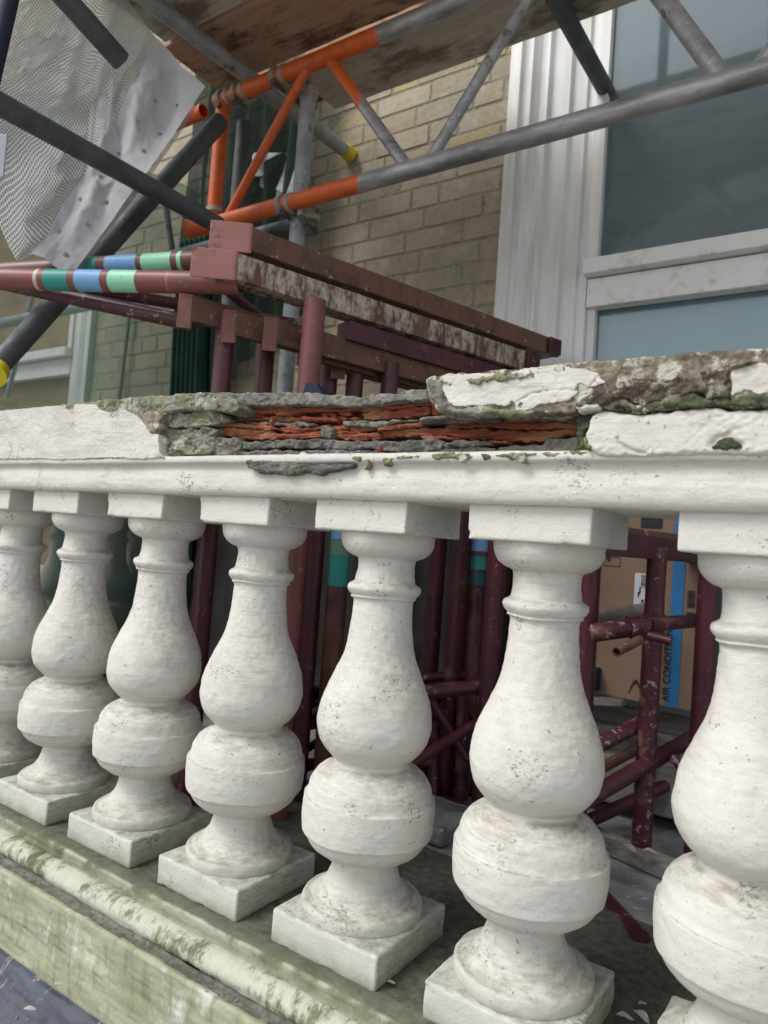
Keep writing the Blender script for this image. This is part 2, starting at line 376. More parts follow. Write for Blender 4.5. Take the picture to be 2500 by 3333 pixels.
def m_floor():
    g = G('balcony_asphalt', .9, .3)
    c = g.mix(g.ramp(g.noise(6, 8, .65), (.35, 0), (.65, 1)), (.30, .30, .305), (.17, .17, .18))
    c = g.mix(g.ramp(g.noise(3, 6, .6, g.map((1, 3, 1), loc=(2, 9, 0))), (.55, 0), (.7, 1)), c, (.10, .105, .13))
    c = g.mix(g.ramp(g.noise(45, 8, .75), (.58, 0), (.64, 1)), c, (.38, .37, .36))
    g.col(c); g.bump(g.noise(90, 8, .7), .6, .003); return g.m
M['floor'] = m_floor()
def m_kerb():
    g = G('mossy_cornice_paint', .8, .3)
    z = g.sep()[2]; y = g.sep()[1]
    wh = g.mix(g.noise(50, 7, .7, g.map((4, 1, 1))), (.56, .565, .50), (.33, .345, .25))
    grn = g.mix(g.ramp(g.noise(24, 8, .65), (.3, 0), (.7, 1)), (.075, .09, .045), (.18, .20, .11))
    # paint survives in patches, scrubbed in streaks that run down the moulding
    pt = g.noise(7, 6, .6, g.map((.7, 1.5, 1.5))); sk = g.noise(70, 7, .75, g.map((1, .5, .5)))
    k = g.ramp(g.math('ADD', pt, g.math('MULTIPLY', g.math('SUBTRACT', sk, .5), .75)), (.40, 0), (.53, 1))
    k = g.math('MULTIPLY', k, g.ramp(g.math('ADD', y, .5), (.369, 1), (.378, .12)))
    arr = g.ramp(g.math('ABSOLUTE', g.math('ADD', y, .1175)), (.0, 1), (.005, 0))
    k = g.math('MAXIMUM', k, g.math('MULTIPLY', arr, g.ramp(g.noise(12, 6, .6), (.46, 0), (.56, .9))))
    c = g.mix(k, grn, wh)
    gr = g.mix(g.ramp(g.noise(60, 8, .75), (.4, 0), (.68, 1)), (.050, .050, .040), (.135, .128, .105))
    c = g.mix(g.ramp(g.math('ADD', g.math('ADD', y, .5), g.math('MULTIPLY', g.math('SUBTRACT', g.noise(20, 6), .5), .03)), (.375, .0), (.385, .30), (.415, .85), (.5, .95)), c, gr)
    g.col(c); g.bump(g.noise(60, 8, .7), .6, .003); g.bump(sk, .3, .001); return g.m
M['kerb'] = m_kerb()
def m_fascia():
    g = G('algae_green_fascia', .85, .25)
    c = g.mix(g.ramp(g.noise(9, 8, .62), (.34, 0), (.66, 1)), (.26, .275, .175), (.40, .41, .295))
    c = g.mix(g.ramp(g.noise(13, 7, .68, g.map((1, 1, .5), loc=(2, 2, 2))), (.56, 0), (.66, 1)), c, (.56, .56, .50))
    c = g.mix(g.math('MULTIPLY', g.ramp(g.noise(40, 7, .7, g.map((1.4, 1, .4))), (.5, 0), (.7, 1)), .6), c, (.13, .15, .075))
    g.col(c); g.bump(g.noise(70, 9, .7), .7, .003); g.bump(g.noise(12, 5), .4, .006); return g.m
M['fascia'] = m_fascia()
def m_groove():
    g = G('gritty_groove', .95, .2)
    c = g.mix(g.ramp(g.noise(60, 8, .75), (.4, 0), (.66, 1)), (.13, .125, .10), (.30, .285, .25)); g.col(c); g.bump(g.noise(110, 8, .75), 1, .006); return g.m
M['groove'] = m_groove()
def m_lead():
    g = G('painted_lead_flashing', .55, .4)
    c = g.mix(g.ramp(g.noise(8, 6), (.3, 0), (.7, 1)), (.062, .075, .105), (.035, .043, .06))
    c = g.mix(g.ramp(g.noise(30, 8, .72, g.map((1, .35, .35))), (.57, 0), (.65, 1)), c, (.33, .29, .24))
    g.col(c); g.bump(g.noise(50, 8, .7), .6, .003); return g.m
M['lead'] = m_lead()
def m_glass(name, ior=2.1, film=.22):
    g = G(name, .03, .5)
    lw = g.n('ShaderNodeFresnel'); lw.inputs[0].default_value = ior
    gl = g.n('ShaderNodeBsdfGlossy'); gl.inputs['Roughness'].default_value = .04; gl.inputs['Color'].default_value = (.86, .93, .97, 1)
    tr = g.n('ShaderNodeBsdfTransparent'); tr.inputs[0].default_value = (.92, .97, .98, 1)
    mx = g.n('ShaderNodeMixShader'); g.l(lw.outputs[0], mx.inputs[0]); g.l(tr.outputs[0], mx.inputs[1]); g.l(gl.outputs[0], mx.inputs[2])
    df = g.n('ShaderNodeBsdfDiffuse'); g.l(g.mix(g.ramp(g.noise(3, 7, .7), (.35, 0), (.7, 1)), (.40, .50, .54), (.30, .38, .40)), df.inputs[0])  # pale diffuse tone mixed in to lift dark panes, standing for reflected light
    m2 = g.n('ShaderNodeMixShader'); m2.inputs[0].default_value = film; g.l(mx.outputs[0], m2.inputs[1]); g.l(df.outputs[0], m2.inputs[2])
    g.l(m2.outputs[0], g.nt.nodes['Material Output'].inputs[0]); return g.m
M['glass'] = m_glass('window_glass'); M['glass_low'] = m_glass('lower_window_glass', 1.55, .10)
def m_net(name, col, pitch, line, alpha_base, line_alpha, linecol=None, uv=True, transl=.5):
    """woven sheet: thread grid over a thin film, see-through between"""
    g = G(name, .8, .2)
    uvn = g.n('ShaderNodeUVMap'); s3 = g.sep(uvn.outputs[0])
    def stripe(o, p):
        f = g.math('FRACT', g.math('DIVIDE', o, p)); return g.math('LESS_THAN', f, line)
    th = g.math('MAXIMUM', stripe(s3[0], pitch), stripe(s3[1], pitch))
    c = g.mix(th, g.mix(g.noise(5, 5), col, tuple(x * .6 for x in col)), linecol or col)
    al = g.math('ADD', g.math('MULTIPLY', th, line_alpha - alpha_base), g.math('MULTIPLY', g.ramp(g.noise(7, 5), (.3, .85), (.7, 1.0)), alpha_base), True)
    df = g.n('ShaderNodeBsdfDiffuse'); g.l(c, df.inputs[0]); tl = g.n('ShaderNodeBsdfTranslucent'); g.l(c, tl.inputs[0])
    m1 = g.n('ShaderNodeMixShader'); m1.inputs[0].default_value = transl; g.l(df.outputs[0], m1.inputs[1]); g.l(tl.outputs[0], m1.inputs[2])
    tr = g.n('ShaderNodeBsdfTransparent'); m2 = g.n('ShaderNodeMixShader'); g.l(al, m2.inputs[0]); g.l(tr.outputs[0], m2.inputs[1]); g.l(m1.outputs[0], m2.inputs[2])
    g.l(m2.outputs[0], g.nt.nodes['Material Output'].inputs[0]); return g.m
M['sheet'] = m_net('reinforced_white_sheeting', (.30, .32, .315), .0078, .30, .93, .98, (.80, .82, .82))
M['border'] = m_flat('white_sheeting_border', (.62, .62, .65), .7, .3, 5)
M['net'] = m_net('green_debris_netting', (.09, .155, .12), .0035, .35, .55, .80, (.08, .16, .13))
M['darknet'] = m_net('dark_debris_netting', (.035, .06, .052), .0035, .35, .86, .95, (.05, .085, .07))
M['fringe'] = m_net('frayed_mesh_fringe', (.12, .12, .12), .0035, .4, .5, .9, (.36, .36, .36))

# ================================================================= SETTING
def sheet_plane(name, x0, x1, y0, y1, z, mat):
    return tag(MB().add([(x0, y0, z), (x1, y0, z), (x1, y1, z), (x0, y1, z)], [(0, 1, 2, 3)]).build(name, mat), kind='structure')
sheet_plane('ground', -60, 60, -60, 60, -4.2, m_flat('pale_paving', (.34, .33, .31), .9))
fl = MB().box((.0, .83, -.10), (9.0, .80, .08)).build('balcony_floor', M['floor']); tag(fl, kind='structure')

# ---- brick house: wall of individual bricks, two windows, sill course
WY = 1.2
house = empty('brick_house', (0, WY, -4.2), 'yellow stock brick house front behind the balcony with tall white sash window', 'house')
def brick_wall():
    vs = []; fs = []; tone = []; bz = .0747
    opens = [(.86, 3.2, .0, 3.2), (-2.9, -1.285, .0, 2.75)]
    r = random.Random(3)
    def brick(x0, x1, z0, z1, t):
        for ox0, ox1, oz0, oz1 in opens:
            if z1 > oz0 and z0 < oz1:
                if x0 >= ox0 - .01 and x1 <= ox1 + .01: return
                if x0 < ox0 < x1: x1 = ox0
                elif x0 < ox1 < x1: x0 = ox1
        if x1 - x0 < .012: return
        j = lambda a=.0012: r.uniform(-a, a)
        b = .0035; y = WY + j(.002); n = len(vs)
        o = [(x0 + j(), z0 + j()), (x1 + j(), z0 + j()), (x1 + j(), z1 + j()), (x0 + j(), z1 + j())]
        ii = [(x0 + b, z0 + b), (x1 - b, z0 + b), (x1 - b, z1 - b), (x0 + b, z1 - b)]
        m = [(x0 + b * .35, z0 + b * .35), (x1 - b * .35, z0 + b * .35), (x1 - b * .35, z1 - b * .35), (x0 + b * .35, z1 - b * .35)]
        vs.extend([(a, y + .008, c) for a, c in o]); vs.extend([(a, y + .0015, c) for a, c in m]); vs.extend([(a, y + j(.0006), c) for a, c in ii])
        for lv in (0, 4):
            for k in range(4): fs.append((n + lv + k, n + lv + (k + 1) % 4, n + lv + 4 + (k + 1) % 4, n + lv + 4 + k)); tone.append(t)
        fs.append((n + 8, n + 9, n + 10, n + 11)); tone.append(t)
    row = 0; z = -.3
    while z < 3.3:
        x = -3.6 + (row % 2) * .17; k = row
        while x < 3.6:
            L = .225 if k % 2 == 0 or r.random() < .35 else .108
            t = r.random() ** 1.1
            brick(x + .0035, x + L - .0035 + r.uniform(-.003, .003), z + .0035, z + bz - .0035, t)
            x += L + .001; k += 1
        z += bz; row += 1
    me = bpy.data.meshes.new('brickwork'); me.from_pydata([(a, b - WY, c + 4.2) for a, b, c in vs], [], fs)
    at = me.attributes.new('brick_tone', 'FLOAT', 'FACE'); at.data.foreach_set('value', tone)
    link('brickwork', me, M['brick'], house)
brick_wall()
b = MB()
yj = WY + .0022
for x0, x1, z0, z1 in ((-3.6, -2.9, -.3, 3.3), (-1.285, .86, -.3, 3.3), (-2.9, -1.285, 2.75, 3.3), (.86, 3.6, 3.2, 3.3)):
    b.box(((x0 + x1) / 2, yj + .15, (z0 + z1) / 2), (x1 - x0, .3, z1 - z0))
b.build('mortar_bed', M['joint'], house)
b = MB(); b.box((0, 1.4, -2.25), (9, .4, 3.9)); b.box((0, 1.4, 3.9), (9, .4, 1.2)); b.box((-4.05, 1.4, 1.5), (.9, .4, 3.6)); b.box((4.05, 1.4, 1.5), (.9, .4, 3.6))
b.build('outer_wall', M['brick'], house)
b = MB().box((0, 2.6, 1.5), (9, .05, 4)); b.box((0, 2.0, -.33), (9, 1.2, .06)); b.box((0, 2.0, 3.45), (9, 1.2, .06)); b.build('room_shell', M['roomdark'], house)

def ringbox(b, cx, wd, z0, z1, t, y0, y1):
    O = [(cx - wd / 2, z0), (cx + wd / 2, z0), (cx + wd / 2, z1), (cx - wd / 2, z1)]; I = [(cx - wd / 2 + t, z0 + t), (cx + wd / 2 - t, z0 + t), (cx + wd / 2 - t, z1 - t), (cx - wd / 2 + t, z1 - t)]
    vs = [(x, y, z) for y in (y0, y1) for L in (O, I) for x, z in L]; fs = []
    for k in range(4):
        j = (k + 1) % 4; fs += [(k, j, 4 + j, 4 + k), (8 + k, 8 + j, 12 + j, 12 + k), (k, j, 8 + j, 8 + k), (4 + k, 4 + j, 12 + j, 12 + k)]
    b.add(vs, fs)
def window(x_in, sgn, zsill, ztop, z_meet, width, panes, label):
    """sash window; x_in = brick edge; sgn=+1 opening lies to +x"""
    wn = MB()
    # moulded surround in plan (offset from brick edge, y): strip, bead, cavetto, flat, fillet, frame
    prof = [(0, 1.30), (0, 1.172), (.036, 1.172), (.040, 1.186), (.052, 1.189), (.062, 1.180), (.074, 1.178), (.082, 1.19), (.094, 1.204),
            (.104, 1.206), (.112, 1.196), (.122, 1.196), (.128, 1.215), (.185, 1.219), (.190, 1.236), (.232, 1.240), (.236, 1.252), (.262, 1.252), (.262, 1.30)]
    wn.extr(prof, zsill, ztop, lambda p, t: (x_in + sgn * p[0], p[1], t))
    fr = wn.build('window_casing', M['joinery'], house, label)
    xo = x_in + sgn * width
    other = MB().extr(prof, zsill, ztop, lambda p, t: (xo - sgn * p[0], p[1], t)).build('window_casing', M['joinery'], house)
    def span(a, b_): return (x_in + sgn * (a + b_) / 2, b_ - a)
    sash = MB(); a, b_ = .262, width - .262
    cx, sw = span(a, b_)
    # upper sash (outer) and lower sash (inner)
    ringbox(sash, cx, sw, z_meet, ztop + .03, .032, 1.242, 1.282)
    us = sash.build('upper_sash', M['joinery'], house)
    mr = MB().box((cx, 1.246, z_meet - .001), (sw, .07, .046), bev=.004).build('meeting_rail', M['joinery_dirty'], us)
    ls = MB(); ringbox(ls, cx, sw - .002, zsill + .01, z_meet - .03, .024, 1.271, 1.302)
    lo = ls.build('lower_sash', M['joinery'], house)
    MB().box((cx, 1.27, z_meet - .071), (sw - .006, .045, .086), bev=.004).build('top_rail', M['joinery_dirty'], lo)
    MB().box((cx, 1.29, zsill + .06), (sw, .045, .12), bev=.004).build('bottom_rail', M['joinery'], lo)
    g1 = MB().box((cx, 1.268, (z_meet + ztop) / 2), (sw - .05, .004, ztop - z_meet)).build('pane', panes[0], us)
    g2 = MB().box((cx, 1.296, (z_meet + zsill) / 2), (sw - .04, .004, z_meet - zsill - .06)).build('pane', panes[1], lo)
    return cx, sw
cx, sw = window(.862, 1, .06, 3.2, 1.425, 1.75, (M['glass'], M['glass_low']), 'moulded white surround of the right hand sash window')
MB().box((cx, 1.335, 1.6), (sw + .1, .006, 3.2)).build('blind', M['blind'], house)
window(-1.287, -1, .2, 2.75, 1.425, 1.6, (M['ply'], M['ply']), 'white surround of the boarded left hand window')
# door step / sill below the right window
b = MB(); b.box((1.9, 1.085, .03), (2.2, .22, .115), bev=.008); b.box((1.9, 1.115, .115), (2.2, .17, .055), bev=.004); b.box((1.9, 1.14, .165), (2.2, .12, .045), bev=.004)
b.build('window_sill', M['batten'], house, 'grey stepped timber sill under the window')

# ================================================================= BALUSTRADE
bal = empty('balustrade', (0, .078, -.014), 'white painted balustrade whose broken coping shows red tile and grey mortar', 'balustrade')
AX = .0785
def lathe(prof, cx_, cy_, seed, nseg=120, lump=.0013, step=.0028):
    # resample the profile smoothly (Catmull-Rom) then turn it with small hand-made irregularities
    P = [prof[0]] + prof + [prof[-1]]; pts = []
    for i in range(1, len(P) - 2):
        p0, p1, p2, p3 = [np.array(q, float) for q in P[i - 1:i + 3]]
        n = max(2, int(np.linalg.norm(p2 - p1) / step))
        for t in np.linspace(0, 1, n, endpoint=False):
            q = .5 * ((2 * p1) + (-p0 + p2) * t + (2 * p0 - 5 * p1 + 4 * p2 - p3) * t * t + (-p0 + 3 * p1 - 3 * p2 + p3) * t ** 3); pts.append(q)
    pts.append(np.array(prof[-1], float)); pts = np.array(pts)
    A = np.linspace(0, 2 * math.pi, nseg, endpoint=False)
    r = pts[:, 0][:, None] + 0 * A[None, :]; z = pts[:, 1][:, None] + 0 * A[None, :]
    ca = np.cos(A)[None, :] + 0 * r; sa = np.sin(A)[None, :] + 0 * r
    d = fbm(ca * r * 26 + seed * 9, sa * r * 26, z * 30, seed, 5) * lump * 1.1 + fbm(ca * r * 130 + 5, sa * r * 130, z * 150, seed + 5, 4) * lump * .85
    d = d + lump * .7 * vn(ca * 1.5 + seed, sa * 1.5, z * 9, seed)
    r = r + d; zz = z + vn(ca * 1.3 + seed * 3, sa * 1.3, z * 8, seed + 3) * .0014
    V = np.stack([cx_ + ca * r, cy_ + sa * r, zz], -1).reshape(-1, 3)
    n = len(pts); F = []
    for i in range(n - 1):
        for k in range(nseg): j = (k + 1) % nseg; F.append((i * nseg + k, i * nseg + j, (i + 1) * nseg + j, (i + 1) * nseg + k))
    return V, F
PROF = [(.0850, .0285), (.0868, .0325), (.0872, .0400), (.0866, .0450), (.0845, .0478), (.0815, .0488), (.0790, .0492), (.0755, .0510), (.0680, .0565), (.0600, .0640), (.0530, .0740), (.0485, .0860), (.0462, .0970), (.0458, .1030), (.0468, .1055), (.0500, .1070), (.0555, .1085), (.066, .113), (.081, .124), (.0870, .133), (.0892, .1385), (.0895, .1405), (.0898, .1414), (.0938, .1418), (.0950, .1440), (.0958, .152), (.0968, .165), (.0965, .182), (.0962, .1895), (.0952, .1912), (.0930, .1918), (.0905, .199), (.0880, .2105), (.078, .2245), (.0640, .233), (.0560, .2365), (.0545, .240), (.0555, .2445),
        (.060, .2475), (.0705, .258), (.0795, .272), (.0838, .290), (.0838, .302), (.0805, .325), (.0735, .345), (.0640, .367), (.0550, .388), (.0490, .410), (.0455, .435), (.0438, .460),
        (.0435, .472), (.0450, .4765), (.0478, .4780), (.0480, .4800), (.0478, .4815), (.0505, .4840), (.0535, .4885), (.0545, .4925), (.0530, .4970), (.0490, .4995), (.0452, .5020), (.0438, .5070), (.0425, .520), (.0428, .532), (.0450, .5365), (.0540, .540), (.0635, .5475), (.0685, .557), (.0700, .566), (.0700, .5735)]
def rough_box(x0, x1, y0, y1, z0, z1, seed, amp=.0012, bev=.005, res=.006, chip=.0):
    """plinth / abacus block with worn edges"""
    bm = bmesh.new(); bmesh.ops.create_cube(bm, size=1)
    for v in bm.verts: v.co = Vector(((x0 + x1) / 2 + v.co.x * (x1 - x0), (y0 + y1) / 2 + v.co.y * (y1 - y0), (z0 + z1) / 2 + v.co.z * (z1 - z0)))
    bmesh.ops.bevel(bm, geom=bm.edges[:], offset=bev, segments=3, affect='EDGES', profile=.5)
    for axis, (a, b_) in enumerate(((x0, x1), (y0, y1), (z0, z1))):
        n = int((b_ - a) / res); no = [0, 0, 0]; no[axis] = 1
        for k in range(1, n):
            bmesh.ops.bisect_plane(bm, geom=bm.verts[:] + bm.edges[:] + bm.faces[:], plane_co=[a + (b_ - a) * k / n if i == axis else 0 for i in range(3)], plane_no=no)
    P = np.array([v.co[:] for v in bm.verts]); c = np.array([(x0 + x1) / 2, (y0 + y1) / 2, (z0 + z1) / 2]); h = np.array([x1 - x0, y1 - y0, z1 - z0]) / 2
    D = (P - c) / h; e = np.sort(np.abs(D), 1)[:, 1]           # near an edge when the 2nd largest is ~1
    N = D / np.linalg.norm(D, axis=1)[:, None]
    d = fbm(P[:, 0] * 30, P[:, 1] * 30, P[:, 2] * 30, seed, 4) * amp + fbm(P[:, 0] * 110, P[:, 1] * 110, P[:, 2] * 160, seed + 4, 3) * amp * .5
    ch = np.maximum(0, fbm(P[:, 0] * 45, P[:, 1] * 45, P[:, 2] * 45, seed + 9, 3) - .15) * np.clip((e - .8) / .2, 0, 1) * .012
    P = P + N * (d - ch)[:, None]
    bm.verts.index_update(); fs = [[v.index for v in f.verts] for f in bm.faces]; bm.free()
    return P, fs
def mesh_obj(name, V, F, mat, parent, org, smooth=True, label=None):
    me = bpy.data.meshes.new(name); me.from_pydata([tuple(v) for v in (np.array(V) - np.array(org))], [], F)
    if smooth: me.polygons.foreach_set('use_smooth', [True] * len(me.polygons))
    o = link(name, me, mat, parent)
    if label: o['label'] = label
    return o
bo = np.array([0, .078, -.014])
for i in range(0, 9):
    xc = .25 * i + .0045
    V, F = lathe(PROF, 0, 0, 11 + i * 7)
    me = bpy.data.meshes.new('baluster'); me.from_pydata([tuple(v) for v in V], [], F); me.polygons.foreach_set('use_smooth', [True] * len(me.polygons))
    o = link('baluster', me, M['baluster'], bal); o.location = (xc, AX - .078, .014)
    org = np.array([xc, AX, 0])
    V, F = rough_box(xc - .0905, xc + .0905, AX - .0905, AX + .0905, -.016, .0305, 40 + i, bev=.004)
    mesh_obj('plinth', V, F, M['plinth'], o, org)
    V, F = rough_box(xc - .0785, xc + .0785, 0, .157, .572, .622, 70 + i, amp=.0008, bev=.003)
    mesh_obj('abacus', V, F, M['white'], o, org)

# moulded rail under the coping: profile swept along x with a hand-run wobble
def sweep(name, prof, x0, x1, nx, mat, parent, amp=.0012, seed=5, nz=26, round_=True, org=bo):
    pts = []
    for a, b_ in zip(prof[:-1], prof[1:]):
        n = max(1, int(math.dist(a, b_) / .003))
        for k in range(n): pts.append((a[0] + (b_[0] - a[0]) * k / n, a[1] + (b_[1] - a[1]) * k / n))
    pts.append(prof[-1]); pts = np.array(pts)
    X = np.linspace(x0, x1, nx)[:, None] + 0 * pts[None, :, 0]; Y = pts[None, :, 0] + 0 * X; Z = pts[None, :, 1] + 0 * X
    T = np.gradient(pts, axis=0); T /= np.linalg.norm(T, axis=1)[:, None] + 1e-9; Nn = np.stack([T[:, 1], -T[:, 0]], 1)
    d = fbm(X * 9, Y * 30, Z * 60, seed, 4) * amp * 1.4 + fbm(X * 60, Y * 120, Z * 260, seed + 3, 3) * amp * .5
    Y = Y + d * Nn[None, :, 0]; Z = Z + d * Nn[None, :, 1]
    V = np.stack([X, Y, Z], -1).reshape(-1, 3); m = len(pts)
    F = [(i * m + k, i * m + k + 1, (i + 1) * m + k + 1, (i + 1) * m + k) for i in range(nx - 1) for k in range(m - 1)]
    return mesh_obj(name, V, F, mat, parent, org)
RAIL = [(.10, .6785), (-.0225, .6785), (-.0240, .6765), (-.0242, .6690), (-.0225, .6665), (-.0165, .6645), (-.0135, .6610), (-.0135, .6580), (-.0155, .650), (-.0168, .640), (-.0165, .630), (-.0148, .6225),
        (-.0120, .6180), (-.0075, .6155), (.165, .6160), (.1725, .630), (.176, .66), (.18, .6785), (.10, .6785)]
sweep('moulded_rail', RAIL, -.14, 2.35, 620, M['white'], bal)
# base course: profile in (y,z)
KB = [(.42, -.14), (.42, -.0155), (.18, -.0145), (-.030, -.0145), (-.0385, -.0150), (-.0415, -.0180), (-.0425, -.0240), (-.0445, -.0278), (-.0490, -.0285), (-.0530, -.0268), (-.0600, -.0268), (-.0680, -.0290), (-.0745, -.0335), (-.0785, -.0400), (-.0790, -.0470), (-.0760, -.0530)]
sweep('base_course', KB, -.14, 2.35, 620, M['kerb'], bal, .0022, 21)
GR = [(-.0765, -.0520), (-.0755, -.0560), (-.079, -.0585), (-.090, -.0590), (-.101, -.0575)]
sweep('groove', GR, -.14, 2.35, 620, M['groove'], bal, .0035, 31)
FA = [(-.093, -.0570), (-.1000, -.0545), (-.1035, -.0570), (-.104, -.12), (-.1045, -.178), (-.102, -.182)]
sweep('fascia', FA, -.14, 2.35, 500, M['fascia'], bal, .0026, 41)
LD = [(-.098, -.178), (-.112, -.183), (-.135, -.215), (-.16, -.235), (-.30, -.255), (-.42, -.265), (-.42, -.30)]
sweep('lead_flashing', LD, -.14, 2.35, 260, M['lead'], bal, .004, 51)
MB().box((1.1, .17, -.22), (2.48, .49, .15)).build('masonry_core', M['mortar_dark'], bal)

# ---- coping: chunks carved as real relief, outlines measured on the coping face
def chunk(name, poly, y0, depth, mat, parent=None, res=.0014, rr=.002, amp=.0012, ns=(60, 110), ragged=.0016, strat=0.0, cracks=(), seed=None, tilt=0.0, org=bo, label=None, chips=0.0):
    seed = seed if seed is not None else rnd.randrange(999)
    P = np.array(poly, float); x0, z0 = P.min(0) - res * 2; x1, z1 = P.max(0) + res * 2
    nx = int((x1 - x0) / res) + 2; nz = int((z1 - z0) / res) + 2
    X, Z = np.meshgrid(x0 + np.arange(nx) * res, z0 + np.arange(nz) * res, indexing='ij')
    dmin = np.full(X.shape, 1e9); ins = np.zeros(X.shape, bool); n = len(P)
    for k in range(n):
        a = P[k]; b_ = P[(k + 1) % n]; e = b_ - a; L = max(e @ e, 1e-12)
        t = np.clip(((X - a[0]) * e[0] + (Z - a[1]) * e[1]) / L, 0, 1)
        dmin = np.minimum(dmin, np.hypot(X - a[0] - t * e[0], Z - a[1] - t * e[1]))
        cond = ((a[1] > Z) != (b_[1] > Z)); xi = a[0] + (Z - a[1]) / (e[1] if abs(e[1]) > 1e-12 else 1e-12) * e[0]
        ins ^= cond & (X < xi)
    s = np.where(ins, dmin, -dmin) + fbm(X * 120, Z * 120, 0, seed, 5) * ragged * 2.0 + fbm(X * 36, Z * 36, 0, seed + 1, 3) * ragged * 1.6
    if chips: s = np.minimum(s, (.16 + s * 22 - fbm(X * 42, Z * 55, 0, seed + 20, 5)) * .012 * chips)
    gx, gz = np.gradient(s, res); gn = np.hypot(gx, gz) + 1e-6
    use = s > 0
    cell = use[:-1, :-1] | use[1:, :-1] | use[1:, 1:] | use[:-1, 1:]
    c4 = (use[:-1, :-1].astype(int) + use[1:, :-1] + use[1:, 1:] + use[:-1, 1:]); cell = c4 >= 2
    mv = np.where(s < 0, np.minimum(-s, res * 1.0), 0); X2 = X + gx / gn * mv; Z2 = Z + gz / gn * mv
    q = np.clip(s / rr, 0, 1); rnd_ = rr * (1 - np.sqrt(np.clip(1 - (1 - q) ** 2, 0, 1)))
    Y = y0 + rnd_ + fbm(X * ns[0], Z * ns[1], 0, seed + 2, 5) * amp * 1.5 + vn(X * 240, Z * 320, 0, seed + 4) * min(amp * .3, .0008) + (X - x0) * tilt
    if strat: Y = Y + strat * (np.abs(fbm(X * 14, Z * 330, 0, seed + 8, 4)) * 2.2 + .5 * vn(X * 60, Z * 500, 0, seed + 6))
    for ck, cw, cd in cracks:
        for a, b_ in zip(ck[:-1], ck[1:]):
            a = np.array(a); b_ = np.array(b_); e = b_ - a; L = max(e @ e, 1e-12); t = np.clip(((X - a[0]) * e[0] + (Z - a[1]) * e[1]) / L, 0, 1)
            dd = np.hypot(X - a[0] - t * e[0], Z - a[1] - t * e[1]) + vn(X * 150, Z * 150, 0, seed) * cw * .6
            Y = np.maximum(Y, y0 + cd * np.exp(-(dd / cw) ** 2)) if cd > 0 else Y + cd * np.exp(-(dd / cw) ** 2)
    idx = -np.ones(X.shape, int); need = np.zeros(X.shape, bool)
    need[:-1, :-1] |= cell; need[1:, :-1] |= cell; need[1:, 1:] |= cell; need[:-1, 1:] |= cell
    idx[need] = np.arange(need.sum()); V = np.stack([X2[need], Y[need], Z2[need]], 1)
    I, J = np.nonzero(cell); a_, b2, c_, d_ = idx[I, J], idx[I + 1, J], idx[I + 1, J + 1], idx[I, J + 1]
    F = np.stack([a_, b2, c_, d_], 1).tolist()
    from collections import Counter
    E = Counter(); dr = {}
    for f in F:
        for u, v in zip(f, f[1:] + f[:1]): kk = (min(u, v), max(u, v)); E[kk] += 1; dr[kk] = (u, v)
    V = V.tolist(); back = {}; bv = []
    def bk(u):
        if u not in back:
            back[u] = len(V) + len(bv); x, y, z = V[u]; bv.append([x, y0 + depth, z])
        return back[u]
    for kk, cnt in E.items():
        if cnt == 1: u, v = dr[kk]; F.append([v, u, bk(u), bk(v)])
    return mesh_obj(name, np.array(V + bv), F, mat, parent or bal, org, label=label)
def pw(pts, Y=-.03): return [(on(x, y, 1, Y).x, on(x, y, 1, Y).z) for x, y in pts]
za = lambda pts, Y=-.03: pw([(x * .32, 796.3 + y * .32) for x, y in pts], Y)            # left close-up
zb = lambda pts, Y=0.0: pw([(464.5 + x * .32, 796.3 + y * .32) for x, y in pts], Y)     # middle close-up
zc = lambda pts, Y=-.03: pw([(862.7 + x * .28, 730 + y * .28) for x, y in pts], Y)      # right-middle close-up
zd = lambda pts, Y=-.03: pw([(1260.9 + x * .24, 730 + y * .24) for x, y in pts], Y)     # right close-up
TOPZ = .779
core = chunk('coping_core', [(-.14, .676), (2.35, .676), (2.35, .768), (1.38, .762), (1.3, .757), (1.0, .757), (.9, .77), (-.14, .77)], .035, .12, M['mortar_dark'], res=.003, amp=.006, ns=(30, 60), ragged=.002)
# left slab: rough grey render body with a white painted skin
chunk('coping_slab', [(-.14, .6795)] + za([(1055, 598), (1052, 500), (1055, 380), (1060, 345), (1075, 300), (1200, 272), (1330, 278), (1440, 275), (1545, 298), (1600, 262), (1590, 215), (1500, 165), (1410, 153), (1200, 168), (900, 190)]) + [(-.14, TOPZ)],
      -.026, .20, M['mossy'], rr=.003, amp=.0042, ragged=.001, cracks=[(za([(1060, 345), (1120, 290), (1330, 285)]), .002, .004)])
chunk('paint_skin', [(-.14, .6800)] + za([(200, 606), (420, 612), (600, 604), (740, 596), (860, 604), (1000, 606), (1092, 600), (1060, 560), (1054, 437), (1010, 435), (985, 405), (960, 372), (935, 335), (905, 312), (870, 292), (800, 262), (770, 288), (720, 292), (660, 275), (632, 240), (560, 232), (490, 236), (480, 262), (455, 280), (425, 268), (430, 246), (200, 262)], -.031) + [(-.14, TOPZ - .001)],
      -.0272, .02, M['coping'], rr=.0006, amp=.0009, ns=(14, 40), ragged=.0008)
chunk('render_flake', za([(930, 300), (1050, 285), (1110, 300), (1075, 350), (1062, 395), (1040, 430), (1000, 425), (965, 365)], -.031), -.0295, .02, M['brown'], rr=.002, ragged=.001)
chunk('mossy_block', za([(1062, 352), (1110, 335), (1200, 300), (1330, 290), (1440, 282), (1500, 300), (1520, 340), (1480, 378), (1330, 392), (1180, 402), (1120, 385), (1075, 372)], -.01), -.012, .06, M['mossy'], rr=.003, amp=.005, ragged=.0015)
